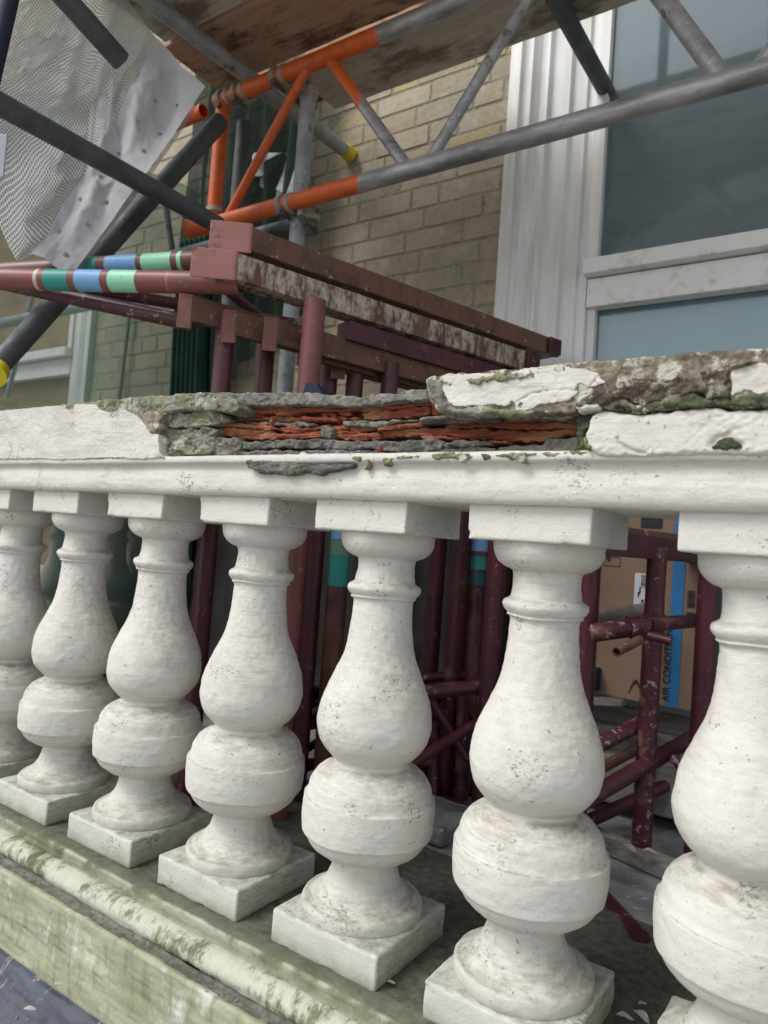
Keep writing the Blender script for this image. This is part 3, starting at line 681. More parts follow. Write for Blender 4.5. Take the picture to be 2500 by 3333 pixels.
chunk('mossy_block', za([(1062, 372), (1120, 395), (1240, 408), (1400, 400), (1470, 410), (1440, 470), (1500, 520), (1400, 575), (1250, 590), (1100, 598), (1065, 560)], -.01), -.010, .06, M['mossy'], rr=.004, amp=.006, ragged=.0015)
chunk('mortar_block', za([(1380, 470), (1460, 465), (1600, 470), (1625, 500), (1615, 560), (1590, 590), (1480, 585), (1370, 560), (1365, 510)], -.005), -.006, .05, M['mortar'], rr=.003, amp=.005, ragged=.0012)
chunk('paint_flake', za([(1062, 435), (1090, 425), (1110, 450), (1135, 465), (1130, 510), (1105, 528), (1068, 532)], -.012), -.0165, .02, M['coping'], rr=.002, ragged=.001, chips=1)
# broken middle
chunk('mortar_cap', zb([(-20, 290), (-20, 170), (50, 155), (120, 170), (230, 165), (380, 163), (600, 165), (740, 172), (880, 180), (1000, 190), (1060, 178), (1150, 166), (1240, 165), (1275, 150), (1340, 143), (1430, 145), (1450, 216), (1340, 226), (1200, 232), (1040, 246), (960, 256), (860, 252), (700, 250), (520, 246), (420, 246), (300, 255), (190, 252), (150, 275), (100, 294), (60, 288)], -.005), -.008, .17, M['mortar'], rr=.003, amp=.0042, ragged=.0014,
      cracks=[(zb([(345, 170), (352, 240)], -.005), .0012, .003), (zb([(985, 190), (1035, 215), (1040, 245)], -.005), .0016, .003)])
T = [  # (kind, outline, y, depth)
 ('t', [(210, 262), (300, 250), (420, 242), (520, 250), (700, 258), (850, 255), (960, 272), (900, 286), (800, 290), (640, 287), (560, 300), (400, 312), (300, 300)], .002, .05),
 ('t', [(960, 275), (1000, 262), (1100, 250), (1250, 234), (1455, 222), (1460, 245), (1380, 250), (1300, 262), (1200, 272), (1080, 282), (990, 286)], .000, .05),
 ('t', [(985, 290), (1100, 278), (1200, 276), (1300, 264), (1450, 252), (1450, 308), (1380, 325), (1250, 336), (1130, 342), (1000, 345), (990, 318)], .004, .05),
 ('t', [(1450, 225), (1475, 232), (1500, 270), (1510, 300), (1450, 306)], .000, .04),
 ('t', [(180, 328), (300, 318), (460, 316), (600, 318), (640, 335), (560, 358), (400, 358), (300, 352), (200, 350)], .010, .05),
 ('t', [(560, 325), (640, 318), (760, 322), (812, 325), (815, 345), (760, 352), (680, 355), (600, 345)], -.002, .03),
 ('t', [(700, 305), (760, 297), (805, 298), (808, 322), (720, 318)], .006, .04),
 ('t', [(802, 322), (850, 318), (900, 330), (880, 350), (810, 348)], .002, .04),
 ('t', [(830, 292), (905, 290), (915, 312), (870, 318), (835, 312)], .006, .04),
 ('t', [(900, 328), (980, 325), (985, 338), (930, 348), (892, 342)], .001, .03),
 ('t', [(22, 360), (180, 366), (300, 378), (420, 388), (560, 402), (700, 392), (762, 378), (765, 400), (700, 408), (620, 422), (520, 432), (400, 420), (260, 404), (120, 396), (30, 388)], -.003, .06),
 ('t', [(5, 395), (110, 400), (260, 410), (400, 428), (520, 438), (640, 425), (720, 412), (740, 450), (700, 462), (520, 470), (340, 476), (180, 470), (60, 455), (2, 440)], -.001, .06),
 ('t', [(792, 392), (830, 384), (890, 388), (902, 402), (870, 416), (800, 416)], .000, .05),
 ('t', [(915, 392), (1010, 388), (1080, 398), (1090, 412), (1000, 425), (940, 432), (905, 410)], .004, .05),
 ('t', [(795, 420), (860, 418), (930, 424), (1020, 430), (1100, 422), (1108, 470), (1060, 480), (975, 479), (900, 476), (800, 478)], .001, .06),
 ('t', [(1090, 402), (1200, 372), (1300, 362), (1380, 358), (1400, 385), (1300, 398), (1180, 408), (1100, 416)], -.002, .05),
 ('t', [(1105, 424), (1200, 412), (1380, 404), (1480, 400), (1660, 396), (1660, 450), (1500, 455), (1380, 452), (1250, 462), (1112, 472)], .006, .06),
 ('t', [(1380, 455), (1500, 456), (1660, 462), (1660, 476), (1500, 474), (1400, 470)], -.002, .05),
 ('t', [(362, 330), (382, 325), (378, 380), (360, 378)], -.004, .03),
 ('t', [(1060, 518), (1108, 518), (1116, 548), (1126, 586), (1100, 590), (1078, 556)], -.0125, .02),
 ('t', [(828, 594), (880, 582), (915, 570), (915, 612), (860, 606)], -.0135, .02),
 ('t', [(168, 545), (240, 552), (290, 556), (240, 566), (172, 566)], -.004, .02),
]
for kind, o_, y_, dp in T:
    if y_ > -.005: y_ += .007
    chunk('broken_tile', zb(o_, y_), y_, dp, M['tile'], res=.0012, rr=.0022, amp=.002, ns=(40, 160), ragged=.0016, strat=.0022)
GREY = [
 ([(190, 352), (300, 358), (400, 362), (560, 362), (640, 358), (700, 380), (640, 392), (520, 396), (400, 384), (280, 375), (180, 366)], .010, .05, 'mortar'),
 ([(860, 352), (1000, 350), (1100, 348), (1250, 342), (1362, 336), (1366, 356), (1240, 362), (1160, 380), (1060, 398), (960, 388), (880, 384), (845, 372)], .002, .05, 'mortar'),
 ([(1365, 338), (1400, 318), (1480, 310), (1560, 312), (1580, 335), (1500, 345), (1450, 352), (1372, 358)], -.004, .05, 'mortar'),
 ([(715, 400), (740, 392), (790, 396), (792, 440), (785, 470), (730, 462), (708, 440)], -.003, .05, 'mortar_dark'),
 ([(180, 492), (260, 492), (400, 488), (500, 476), (620, 474), (720, 468), (840, 478), (1000, 484), (1160, 486), (1300, 480), (1480, 474), (1545, 495), (1520, 540), (1420, 572), (1300, 574), (1180, 560), (1100, 545), (1000, 545), (900, 556), (800, 548), (700, 542), (545, 540), (400, 532), (280, 544), (182, 556)], -.006, .06, 'mortar2'),
 ([(170, 566), (280, 552), (400, 540), (540, 548), (700, 548), (900, 562), (1000, 552), (1100, 552), (1180, 566), (1300, 580), (1450, 575), (1540, 545), (1670, 540), (1670, 590), (1500, 600), (1250, 606), (1060, 604), (920, 606), (760, 628), (600, 636), (520, 624), (400, 618), (200, 606), (160, 596)], -.012, .06, 'mortar2'),
 ([(200, 622), (300, 618), (420, 626), (560, 640), (700, 644), (860, 636), (935, 640), (920, 662), (840, 682), (700, 716), (600, 700), (500, 716), (380, 706), (300, 708), (262, 690), (225, 665)], -.0268, .025, 'mortar2'),
 ([(1550, 500), (1600, 490), (1670, 488), (1670, 535), (1560, 535)], -.002, .06, 'mortar2'),
 ([(1380, 335), (1450, 345), (1590, 332), (1670, 330), (1670, 370), (1500, 372), (1400, 378)], .008, .05, 'mortar_dark'),
 ([(0, 300), (100, 300), (160, 290), (200, 330), (180, 360), (60, 358), (0, 356)], .018, .04, 'mortar_dark'),
]
for o_, y_, dp, mt in GREY:
    chunk('mortar_bed', zb(o_, y_), y_, dp, M[mt], rr=.003, amp=.0038, ragged=.0014)
for o_ in ([(565, 566), (600, 556), (625, 572), (618, 596), (590, 606), (568, 590)], [(660, 572), (690, 566), (688, 588), (664, 590)], [(760, 580), (800, 576), (806, 600), (780, 622), (760, 610)], [(800, 620), (860, 612), (900, 622), (860, 634)]):
    chunk('lime_spot', zb(o_, -.016), -.0165, .01, M['coping'], rr=.003, ragged=.0016)
chunk('moss_strip', zb([(925, 600), (1000, 596), (1080, 604), (1160, 592), (1300, 584), (1440, 574), (1560, 566), (1670, 572), (1670, 606), (1560, 604), (1420, 600), (1300, 612), (1200, 618), (1165, 660), (1140, 662), (1120, 620), (1050, 622), (1030, 676), (1010, 674), (1024, 632), (940, 618)], -.024), -.0250, .03, M['moss'], rr=.003, amp=.002, ragged=.002)
# right part seen under the slab
for o_, y_, dp in (([(350, 668), (480, 655), (600, 642), (640, 648), (760, 642), (860, 640), (980, 632), (1100, 630), (1220, 640), (1365, 660), (1365, 700), (1200, 705), (1000, 700), (860, 704), (700, 690), (500, 700), (350, 700)], .012, .05),
                   ([(350, 704), (600, 702), (820, 712), (1000, 708), (1180, 716), (1365, 708), (1365, 745), (1200, 768), (1100, 790), (1000, 798), (860, 800), (700, 792), (560, 780), (450, 762), (350, 758)], .010, .05),
                   ([(160, 755), (300, 758), (460, 772), (540, 780), (400, 782), (200, 772)], -.006, .05),
                   ([(620, 780), (700, 790), (820, 798), (828, 810), (740, 806)], -.010, .04)):
    chunk('broken_tile', zc(o_, y_), y_, dp, M['tile'], res=.0012, rr=.0022, amp=.002, ns=(40, 160), ragged=.0016, strat=.0022)
for o_, y_, dp, mt in (([(380, 612), (500, 606), (620, 606), (640, 600), (700, 600), (760, 610), (760, 645), (640, 650), (500, 660), (390, 655)], .000, .05, 'mortar2'),
                       ([(780, 612), (900, 600), (1030, 596), (1200, 596), (1365, 594), (1365, 655), (1200, 645), (1000, 636), (860, 642), (780, 645)], .010, .05, 'mortar_dark'),
                       ([(340, 835), (380, 800), (420, 790), (600, 796), (700, 800), (720, 825), (600, 832), (440, 840)], -.010, .05, 'mortar2'),
                       ([(330, 845), (440, 842), (600, 836), (750, 845), (750, 895), (500, 900), (340, 888)], -.008, .05, 'mortar2'),
                       ([(755, 850), (860, 825), (1000, 820), (1090, 820), (1120, 775), (1250, 768), (1385, 770), (1400, 868), (1200, 885), (1000, 890), (760, 894)], -.006, .06, 'mortar_dark')):
    chunk('mortar_bed', zc(o_, y_), y_, dp, M[mt], rr=.003, amp=.0038, ragged=.0014)
chunk('mossy_end', zc([(1365, 598), (1420, 575), (1490, 560), (1480, 640), (1440, 700), (1415, 760), (1425, 820), (1445, 878), (1395, 870), (1385, 800), (1360, 740)], -.02), -.020, .06, M['darkmoss'], rr=.003, amp=.005, ragged=.0016)
chunk('moss_strip', zc([(250, 898), (360, 896), (480, 902), (560, 902), (760, 898), (980, 888), (1200, 880), (1440, 868), (1490, 890), (1400, 902), (1300, 896), (1180, 912), (1100, 902), (980, 908), (860, 930), (740, 916), (660, 940), (600, 928), (540, 940), (480, 926), (350, 930), (260, 920)], -.024), -.0250, .03, M['moss'], rr=.003, amp=.002, ragged=.0018)
for o_ in ([(472, 890), (530, 900), (545, 925), (500, 955), (462, 955)], [(840, 892), (900, 888), (970, 890), (972, 968), (930, 960), (880, 935), (850, 925)], [(640, 900), (700, 898), (700, 930), (655, 940)]):
    chunk('mortar_flake', zc(o_, -.026), -.0285, .02, M['brown'], rr=.002, ragged=.001)
# upper right slab
slab = zc([(200, 335), (212, 312), (240, 296), (340, 276), (460, 268), (690, 255), (1000, 226), (1300, 196), (1659, 168)]) + [(2.35, TOPZ)] + [(2.35, .7295)] + \
       zd([(1659, 604), (1500, 625), (1400, 640), (1250, 622), (1100, 618), (900, 625), (700, 652), (480, 668), (400, 672), (300, 650), (150, 630), (0, 600)]) + zc([(1360, 575), (1280, 582), (1180, 575), (1040, 572), (1025, 592), (900, 592), (830, 606), (760, 602), (735, 574), (640, 590), (480, 602), (380, 600), (320, 575), (280, 540), (250, 500), (225, 440), (212, 400)])
us = chunk('coping_slab', slab, -.032, .20, M['brown'], rr=.004, amp=.0030, ragged=.0014,
      cracks=[(zd([(430, 560), (520, 565), (560, 555)]), .003, .012), (zd([(900, 470), (960, 455), (1010, 465), (1060, 520), (1120, 545)]), .003, .012), (zd([(300, 640), (380, 655)]), .004, .016), (zd([(450, 380), (600, 400), (760, 410), (850, 380), (980, 420)]), .0018, .004)])
chunk('grey_end', zc([(200, 335), (214, 314), (250, 300), (330, 318), (322, 380), (330, 440), (345, 490), (390, 540), (440, 560), (420, 598), (350, 585), (300, 560), (262, 510), (232, 450)], -.036), -.0345, .03, M['mortar'], rr=.006, amp=.0025, ragged=.001)
chunk('paint_skin', zc([(318, 300), (345, 285), (470, 276), (700, 262), (1000, 236), (1280, 210), (1400, 225), (1530, 262), (1545, 300), (1590, 330), (1500, 400), (1410, 432), (1385, 480), (1290, 476), (1180, 486), (1060, 505), (1010, 548), (900, 560), (720, 512), (560, 520), (470, 528), (400, 520), (365, 490), (345, 440), (325, 400)], -.038), -.0334, .03, M['coping'], rr=.0006, amp=.0009, ns=(14, 40), ragged=.0009, chips=1, cracks=[(zc([(890, 512), (960, 470), (1030, 430), (1150, 408), (1310, 402), (1410, 430)]), .0010, .0016), (zc([(1420, 430), (1480, 370), (1540, 300)]), .001, .0016)])
chunk('moss_lip', zc([(340, 480), (380, 525), (440, 548), (560, 530), (700, 520), (740, 545), (820, 555), (900, 562), (1000, 560), (1020, 588), (900, 590), (830, 604), (765, 598), (730, 574), (640, 586), (480, 598), (400, 590), (350, 560)], -.036), -.0362, .02, M['mossy'], rr=.004, amp=.0025, ragged=.0016)
chunk('lime_crust', zc([(470, 300), (560, 290), (700, 276), (900, 262), (1000, 250), (1000, 290), (900, 305), (760, 320), (640, 330), (580, 352), (500, 332)], -.039), -.0350, .02, M['mossy'], rr=.002, amp=.003, ragged=.004)
chunk('paint_flake', zd([(1335, 285), (1400, 262), (1530, 225), (1659, 218)], -.036) + [(2.34, .770), (2.34, .742)] + zd([(1659, 498), (1480, 500), (1410, 512), (1322, 520), (1320, 400)], -.036), -.0334, .03, M['coping'], rr=.0006, amp=.0008, ragged=.0012, chips=1)
chunk('brown_scar', zc([(1370, 520), (1400, 475), (1500, 405), (1590, 380)], -.033) + zd([(230, 470), (430, 430), (560, 395), (750, 415), (880, 390), (1000, 430), (1060, 300), (1200, 290), (1330, 285), (1318, 545), (1200, 552), (1080, 530), (960, 485), (880, 512), (750, 560), (600, 580), (480, 602), (300, 632), (120, 620), (40, 596)], -.033), -.0348, .03, M['scar'], rr=.002, amp=.0035, ragged=.003, chips=1)
chunk('moss_tuft', zd([(1290, 235), (1360, 205), (1420, 215), (1500, 195), (1540, 205), (1530, 230), (1440, 255), (1360, 275), (1300, 275)], -.037), -.0385, .02, M['moss'], rr=.004, amp=.003, ragged=.002)
chunk('damp_underside', zd([(380, 640), (500, 600), (620, 570), (760, 555), (900, 510), (1000, 490), (1060, 530), (1200, 570), (1330, 540), (1420, 510), (1659, 512)], -.034) + [(2.34, .741), (2.34, .7295)] + zd([(1659, 600), (1500, 622), (1400, 636), (1250, 618), (1100, 614), (900, 622), (700, 648), (480, 666)], -.034), -.0345, .03, M['darkmoss'], rr=.004, amp=.003, ragged=.002)
chunk('lime_crust', zc([(1350, 530), (1400, 512), (1480, 505), (1560, 498), (1560, 560), (1480, 570), (1370, 575)], -.034), -.0352, .03, M['coping'], rr=.004, amp=.002, ragged=.002)
# lower white band
low = zd([(70, 690), (120, 668), (180, 655), (260, 665), (350, 682), (500, 682), (640, 668), (850, 642), (980, 632), (1100, 625), (1200, 628), (1300, 652), (1450, 640), (1659, 622)], -.03) + [(2.34, .7265), (2.34, .6795)] + \
      zd([(1659, 1045), (1200, 1046), (900, 1050), (400, 1066), (200, 1062), (100, 1045), (60, 1010), (5, 960), (0, 870), (28, 800), (50, 740)], -.03)
chunk('coping_band', low, -.0300, .16, M['coping'], rr=.006, amp=.0022, ns=(20, 40), ragged=.001, cracks=[(zd([(300, 900), (310, 940), (380, 985), (470, 1025), (540, 1035)]), .0016, .004), (zd([(1180, 950), (1230, 910), (1290, 890), (1340, 935), (1390, 960)]), .005, .004)])
chunk('dirt_hollow', zd([(1160, 985), (1200, 930), (1250, 895), (1320, 900), (1350, 940), (1400, 975), (1370, 1000), (1330, 990), (1290, 1010), (1200, 1005)], -.03), -.0318, .015, M['darkmoss'], rr=.003, amp=.002, ragged=.002)
chunk('yellow_lichen', zd([(0, 880), (35, 895), (45, 950), (75, 975), (60, 1005), (20, 1000), (-10, 960)], -.03), -.0318, .015, M['moss'], rr=.003, amp=.002, ragged=.002)

# ================================================================= SCAFFOLD OVERHEAD
TR = .02415                                     # 48.3 mm tube
BY = .70                                        # the lattice beam runs along x in this plane
def tubething(name, a, b, mat, label, r=TR, cat='scaffold tube', group='scaffold tubes', hollow=.0035):
    e = MB().tube(a, b, r, 32, hollow=hollow).build(name, mat); tag(e, label, cat, group); return e
lo0 = on(478, 462, 1, BY); zl = on(1000, 335, 1, BY).z; zu = on(640, 150, 1, BY).z
xL = on(472, 350, 1, BY).x; xR = 2.6
beam = empty('lattice_beam', (xL, BY, zl), 'steel lattice beam with orange sprayed end crossing in front of the brick wall', 'lattice beam')
def part_tube(name, a, b, r, mat, par, **k): return MB().tube(a, b, r, 32, **k).build(name, mat, par)
thr_lo = on(785, 385, 1, BY).x - xL; thr_up = on(822, 80, 1, BY).x - xL; thr_d = on(782, 228, 1, BY).x - xL
part_tube('lower_chord', (xL + .01, BY, zl), (xR, BY, zl), TR, m_beam(thr_lo, 'beam_lower_chord_paint'), beam, hollow=.003)
part_tube('upper_chord', (xL - .03, BY, zu), (xR, BY, zu), TR, m_beam(thr_up, 'beam_upper_chord_paint'), beam, hollow=.003)
mo = m_beam(9, 'beam_orange_paint')
part_tube('end_post', (xL, BY, zl - .02), (xL, BY, zu), TR * .95, mo, beam)
X = lambda x, y: on(x, y, 1, BY).x
part_tube('diagonal', (X(492, 455), BY, zl + .01), (X(664, 155), BY, zu - .01), .0135, mo, beam)
part_tube('diagonal', (X(712, 130), BY, zu - .01), (X(880, 345), BY, zl + .01), .0165, m_beam(thr_d, 'beam_diagonal_paint'), beam)
part_tube('diagonal', (X(1172, -20), BY, zu - .01), (X(930, 330), BY, zl + .01), .0150, M['alu'], beam)
part_tube('diagonal', (X(1330, -22), BY, zu - .01), (X(1560, 162), BY, zl + .01), .0200, M['alu'], beam)
part_tube('diagonal', (X(1640, 150), BY, zl + .01), (X(1640, 150) + .28, BY, zu - .01), .0165, M['alu'], beam)

def coupler(P, d, d2, label, r=TR, side=1):
    """steel half-shell band round the tube, hinged block, bolt and nut"""
    P = Vector(P); d = Vector(d).normalized(); d2 = Vector(d2).normalized(); e = empty('coupler', P, label, 'coupler', 'couplers clamping the scaffold tubes')
    MB().ring(P, d, r + .0005, .020, .0055).build('band', M['coupler'], e)
    MB().ring(P + d * .030 + d2 * .004, d, r + .0005, .018, .0055, a0=20, a1=320).build('band', M['coupler'], e)
    m = MB().box(P + d * .015 + d2 * (r + .012), (.05, .022, .018), (d, d2, d.cross(d2)), .003); m.build('saddle', M['coupler'], e)
    q = P + d * .014 - Vector((0, 0, 1)) * (r + .012) * side
    b = MB().tube(q - d2 * .026, q + d2 * .022, .0055, 12); b.tube(q - d2 * .034, q - d2 * .024, .0105, 6); b.build('bolt', M['galv_dark'], e)
    return e
xd = Vector((1, 0, 0)); yd = Vector((0, 1, 0)); zdv = Vector((0, 0, 1))
# transom tubes running to the wall (along y)
TZ = 1.985
tubething('scaffold_tube', (.150, -.35, TZ), (.222, 1.185, TZ), M['galv'], 'long grey tube under the boards ending in a yellow cap at the brick wall')
cp = MB().tube((.2200, 1.155, TZ), (.2222, 1.197, TZ), TR + .0025, 32).build('end_cap', M['yellow']); tag(cp, 'yellow plastic cap on the tube end touching the brick wall', 'tube cap', 'yellow tube caps')
tubething('scaffold_tube', on(1180, -40, 2, 2.0), on(1310, 198, 2, 1.985), M['galv_dark'], 'short dark tube poking down in front of the white window surround')
tubething('scaffold_tube', dep(95, -55, 1.50), dep(262, 132, 1.66), M['galv_dark'], 'short black tube end in front of the white mesh sheet')
tubething('scaffold_tube', (.335, -.32, 1.405), on(472, 487, 2, 1.40), M['galv_dark'], 'dark tube crossing in front of the white sheet down to the orange post')
tubething('scaffold_tube', dep(-45, 835, 1.66), dep(476, 262, 2.13), M['galv_dark'], 'dark diagonal brace behind the white sheet border', r=.026)
cp = MB().tube(dep(-8, 800, 1.63), dep(-16, 812, 1.60), .029, 28).build('end_cap', M['yellow']); tag(cp, 'yellow cap at the left picture edge below the dark diagonal brace', 'tube cap', 'yellow tube caps')
vy = BY + .052; vx = on(655, 350, 1, vy).x
tubething('scaffold_standard', (vx, vy, .86), (vx, vy, on(665, 175, 1, vy).z), M['galv'], 'grey upright tube clamped behind the orange end of the lattice beam')
vx2 = on(522, 330, 1, .80).x
tubething('scaffold_standard', (vx2, .80, 1.2), (vx2, .80, 1.93), M['galv_dark'], 'dark upright tube between the two orange members')
tubething('scaffold_tube', (-1.2, .93, 1.60), on(640, 485, 1, .93), M['galv_dark'], 'dark level tube seen behind the orange post')
tubething('scaffold_tube', dep(404, 494, 2.02), dep(452, 488, 2.00), m_beam(9, 'orange_stub_paint'), 'short orange tube end below the dark tube', r=.024)
tubething('scaffold_tube', on(395, 262, 1, BY + .06) - Vector((.45, 0, 0)), on(440, 240, 1, BY + .06), m_beam(9, 'orange_tube_paint'), 'orange tube end left of the beam end behind the sheet')
coupler((X(600, 150) - .0, BY, zu), xd, yd, 'coupler at the top of the thin orange diagonal')
coupler((X(515, 190), BY, zu), xd, yd, 'large coupler where the long tube crosses the orange chord')
coupler((X(482, 205), BY, zu), xd, yd, 'coupler nearest the orange corner of the beam')
coupler((X(612, 425), BY, zl), xd, yd, 'coupler joining the orange lower chord to the grey upright')
coupler((xL, BY, zl + .015), zdv, yd, 'small coupler at the foot of the orange post')
coupler((vx, vy, zu - .05), zdv, -yd, 'coupler on top of the grey upright')
coupler((X(645, 445), BY + .052, zl - .03), zdv, -yd, 'coupler just under the lower chord on the grey upright')
coupler((1.15, .60, 1.985), yd, xd, 'coupler by the boards on the short dark tube')

# scaffold boards overhead: planks along x, 225 x 38 mm, seams where the photo shows them
edges = [-.205, .028, .262, .510, .748]
BZ = 2.035
deck_mats = ['board_grey', 'board_brown', 'board_grey', 'board_brown']
lbl = ['outermost grey board of the overhead deck', 'brown board above the white sheet', 'pale grey board beside the dark stained one', 'dark stained brown board running above the orange chord']
def plank(name, x0, x1, y0, y1, z, mat, label):
    V, F = rough_box(x0, x1, y0, y1, z, z + .038, rnd.randrange(999), amp=.0012, bev=.003, res=.04)
    c = np.array([(x0 + x1) / 2, (y0 + y1) / 2, z]); o = mesh_obj(name, V, F, mat, None, c, smooth=False); o.location = c
    tag(o, label, 'scaffold board', 'boards of the overhead scaffold deck'); return o
for k in range(4):
    x0 = .012 + rnd.uniform(-.02, .02); g = .0055
    plank('scaffold_board', x0, 2.0, edges[k] + g, edges[k + 1] - g, BZ + rnd.uniform(-.003, .003), M[deck_mats[k]], lbl[k])
plank('scaffold_board', .30, 2.05, .778, .995, 2.022, M['board_grey'], 'pale board nearest the brick wall')
plank('scaffold_board', .05, 1.95, .812, 1.00, 2.075, M['board_brown'], 'upper board lying on the pale board by the wall')
# toe boards and next lift above, seen mirrored in the window
b = MB().box((1.0, -.235, 2.17), (2.0, .038, .225), bev=.003).build('toe_board', M['board_grey']); tag(b, 'toe board standing on the street edge of the overhead deck', 'toe board')
tubething('guard_post', (.93, -.20, 2.06), (.93, -.20, 3.5), M['galv_dark'], 'dark guard post standing on the overhead deck', cat='guard rail')
tubething('guard_rail', (-.5, -.17, 2.56), (2.3, -.17, 2.56), M['galv'], 'middle guard rail above the overhead deck', cat='guard rail')
tubething('guard_rail', (1.9, -.23, 2.10), (.2, -.23, 3.3), M['galv_dark'], 'sloping brace across the guard rails above the deck', cat='guard rail')
tubething('guard_post', (1.42, -.20, 2.06), (1.42, -.20, 3.5), M['galv_dark'], 'second guard post standing on the overhead deck', cat='guard rail')
for yy, lb in ((-.26, 'street side guard rail above the deck'), ):
    tubething('guard_rail', (-.5, yy, 3.0), (3.6, yy, 3.0), M['galv'], lb, cat='guard rail')
for xx, lb in ((3.1, 'right hand street side standard'), (-.75, 'left hand street side standard')):
    tubething('scaffold_standard', (xx, -.36, -4.2), (xx, -.36, 3.6), M['galv'], lb)

# ---- sheeting at the left end of the scaffold
def cloth(name, fn, nu, nv, L, H, mat, parent=None, org=None):
    V = []; U = []; F = []
    for i in range(nu + 1):
        for j in range(nv + 1):
            u = i / nu; v = j / nv; V.append(fn(u, v)); U.append((u * L, v * H))
    for i in range(nu):
        for j in range(nv): a = i * (nv + 1) + j; F.append((a, a + 1, a + nv + 2, a + nv + 1))
    A = np.array([tuple(v) for v in V]); c = A.mean(0) if org is None else np.array(org)
    me = bpy.data.meshes.new(name); me.from_pydata([tuple(v) for v in (A - c)], [], F); uv = me.uv_layers.new(name='UVMap')
    for lp in me.loops: uv.data[lp.index].uv = U[lp.vertex_index]
    me.polygons.foreach_set('use_smooth', [True] * len(F)); o = link(name, me, mat, parent)
    if not parent: o.location = c
    return o, c
A_ = dep(215, -60, 2.02); B_ = dep(443, 188, 1.93); C_ = dep(150, 602, 1.60); D_ = dep(-160, 300, 1.45)
nrm = (B_ - A_).cross(D_ - A_).normalized()
NS = -1 if nrm.dot(Vector(CP) - B_) < 0 else 1      # side of the sheet that faces the street
def sh(u, v, ext=0.0):                   # u: from the inner edge outwards; v: top -> bottom along the border
    p = B_.lerp(C_, v); q = A_.lerp(D_, v); s = p.lerp(q, u)
    cr = 1 - 2 * abs(float(fbm(u * 2.6 + 1.3 * v, v * 1.7 - u, 0, 31, 2)))
    f = float(fbm(u * 2.2 + 3, v * 2.6, 0, 77, 3)) * .05 + cr * .050 + .012 * float(fbm(u * 14, v * 16, 0, 3, 3)) + float(vn(u * 9 + v * 5, v * 2.5, 0, 5)) * .012 + .02 * math.sin(u * 7 + v * 5)
    edge = min(1, u * 4 + .15) * min(1, v * 4 + .15)
    return s + nrm * f * edge
se = empty('scaffold_sheeting', A_, 'white reinforced mesh sheeting with plain white border hung at the left end', 'sheeting')
Ls = (B_ - A_).length; Hs = (C_ - B_).length
wbf = lambda v: .42 - .13 * v
cloth('mesh_sheet', lambda u, v: sh(wbf(v) + u * (1.25 - wbf(v)), v), 110, 130, Ls * 1.1, Hs, M['sheet'], se, A_)
cloth('white_border', lambda u, v: sh(u * (wbf(v) + .012), v) + nrm * NS * .002, 30, 130, .1, Hs, M['border'], se, A_)
cloth('frayed_fringe', lambda u, v: sh(-u * .035 * (.4 + .6 * math.sin(math.pi * min(1, v * 1.25))), v) + nrm * .006 * u, 4, 110, .03, Hs, M['fringe'], se, A_)
for k in range(7):
    for uu, dv in ((.10, .03), (.24, .09)):
        v = .10 + k * .135 + dv
        if v < .95: p = sh(uu, v) + nrm * NS * .004; MB().ring(p, nrm, .0018, .002, .0042, 12).build('eyelet', M['coupler'], se)
# green debris netting beyond the trestles: end of the balcony
nx0 = -.62
def gn(u, v):
    y = -.25 + u * 1.44; z = 2.0 - v * 2.1
    return Vector((nx0 + .05 * math.sin(y * 11 + z) + float(fbm(y * 3, z * 1.5, 0, 9, 3)) * .05, y, z))
o, c = cloth('debris_netting', gn, 90, 60, 1.44, 2.1, M['net']); tag(o, 'green see-through netting hanging across the left end of the balcony', 'netting')
def folds(u, v):
    a = u * .20; x = on(385 + 62 * u, 700, 1, 1.06).x; z = 1.72 - v * 1.65
    return Vector((x + .006 * math.sin(z * 9), 1.06 + .03 * math.sin(a * 190 + z * 2) + .01 * math.sin(z * 7), z))
o, c = cloth('bunched_netting', folds, 60, 30, .2, 1.6, M['green']); tag(o, 'dark green netting gathered into upright folds beside the brick wall', 'netting')
def back_net(u, v):
    x = on(385, 700, 1, 1.10).x + u * (on(668, 420, 1, 1.10).x - on(385, 700, 1, 1.10).x); z = 3.15 - v * (1.75 + .45 * (1 - u))
    return Vector((x, 1.10 + .03 * math.sin(u * 38 + 2 * z) + .015 * math.sin(u * 15 - z * 5), z))
o, c = cloth('debris_netting', back_net, 120, 60, .5, 2.0, M['darknet']); tag(o, 'dark grey green netting hung behind the orange post and grey upright', 'netting')
def drape(u, v):
    p0 = on(690, 330, 1, 1.12); p1 = on(545, 350, 1, 1.0)
    return p0.lerp(p1, u) + Vector((.02 * math.sin(9 * u + 5 * v), .02 * math.sin(6 * v), -.02 - .13 * v * (1 - .5 * u) + .03 * math.sin(5 * u)))
o, c = cloth('sheeting_scrap', lambda u, v: on(545 + 118 * u, 330 + 95 * v * (.35 + .65 * (1 - abs(u - .7))), 1, 1.10 - .04 * math.sin(7 * u + 3 * v)), 40, 30, .3, .22, M['sheet']); tag(o, 'crumpled scrap of white sheeting behind the orange diagonal', 'sheeting scrap')
b = MB().box(on(590, 410, 1, 1.14), (.42, .05, .035), (Vector((.8, 0, -.6)), yd, Vector((.6, 0, .8))), .003).build('timber_batten', M['batten']); tag(b, 'sloping dark timber batten behind the orange diagonal', 'timber')
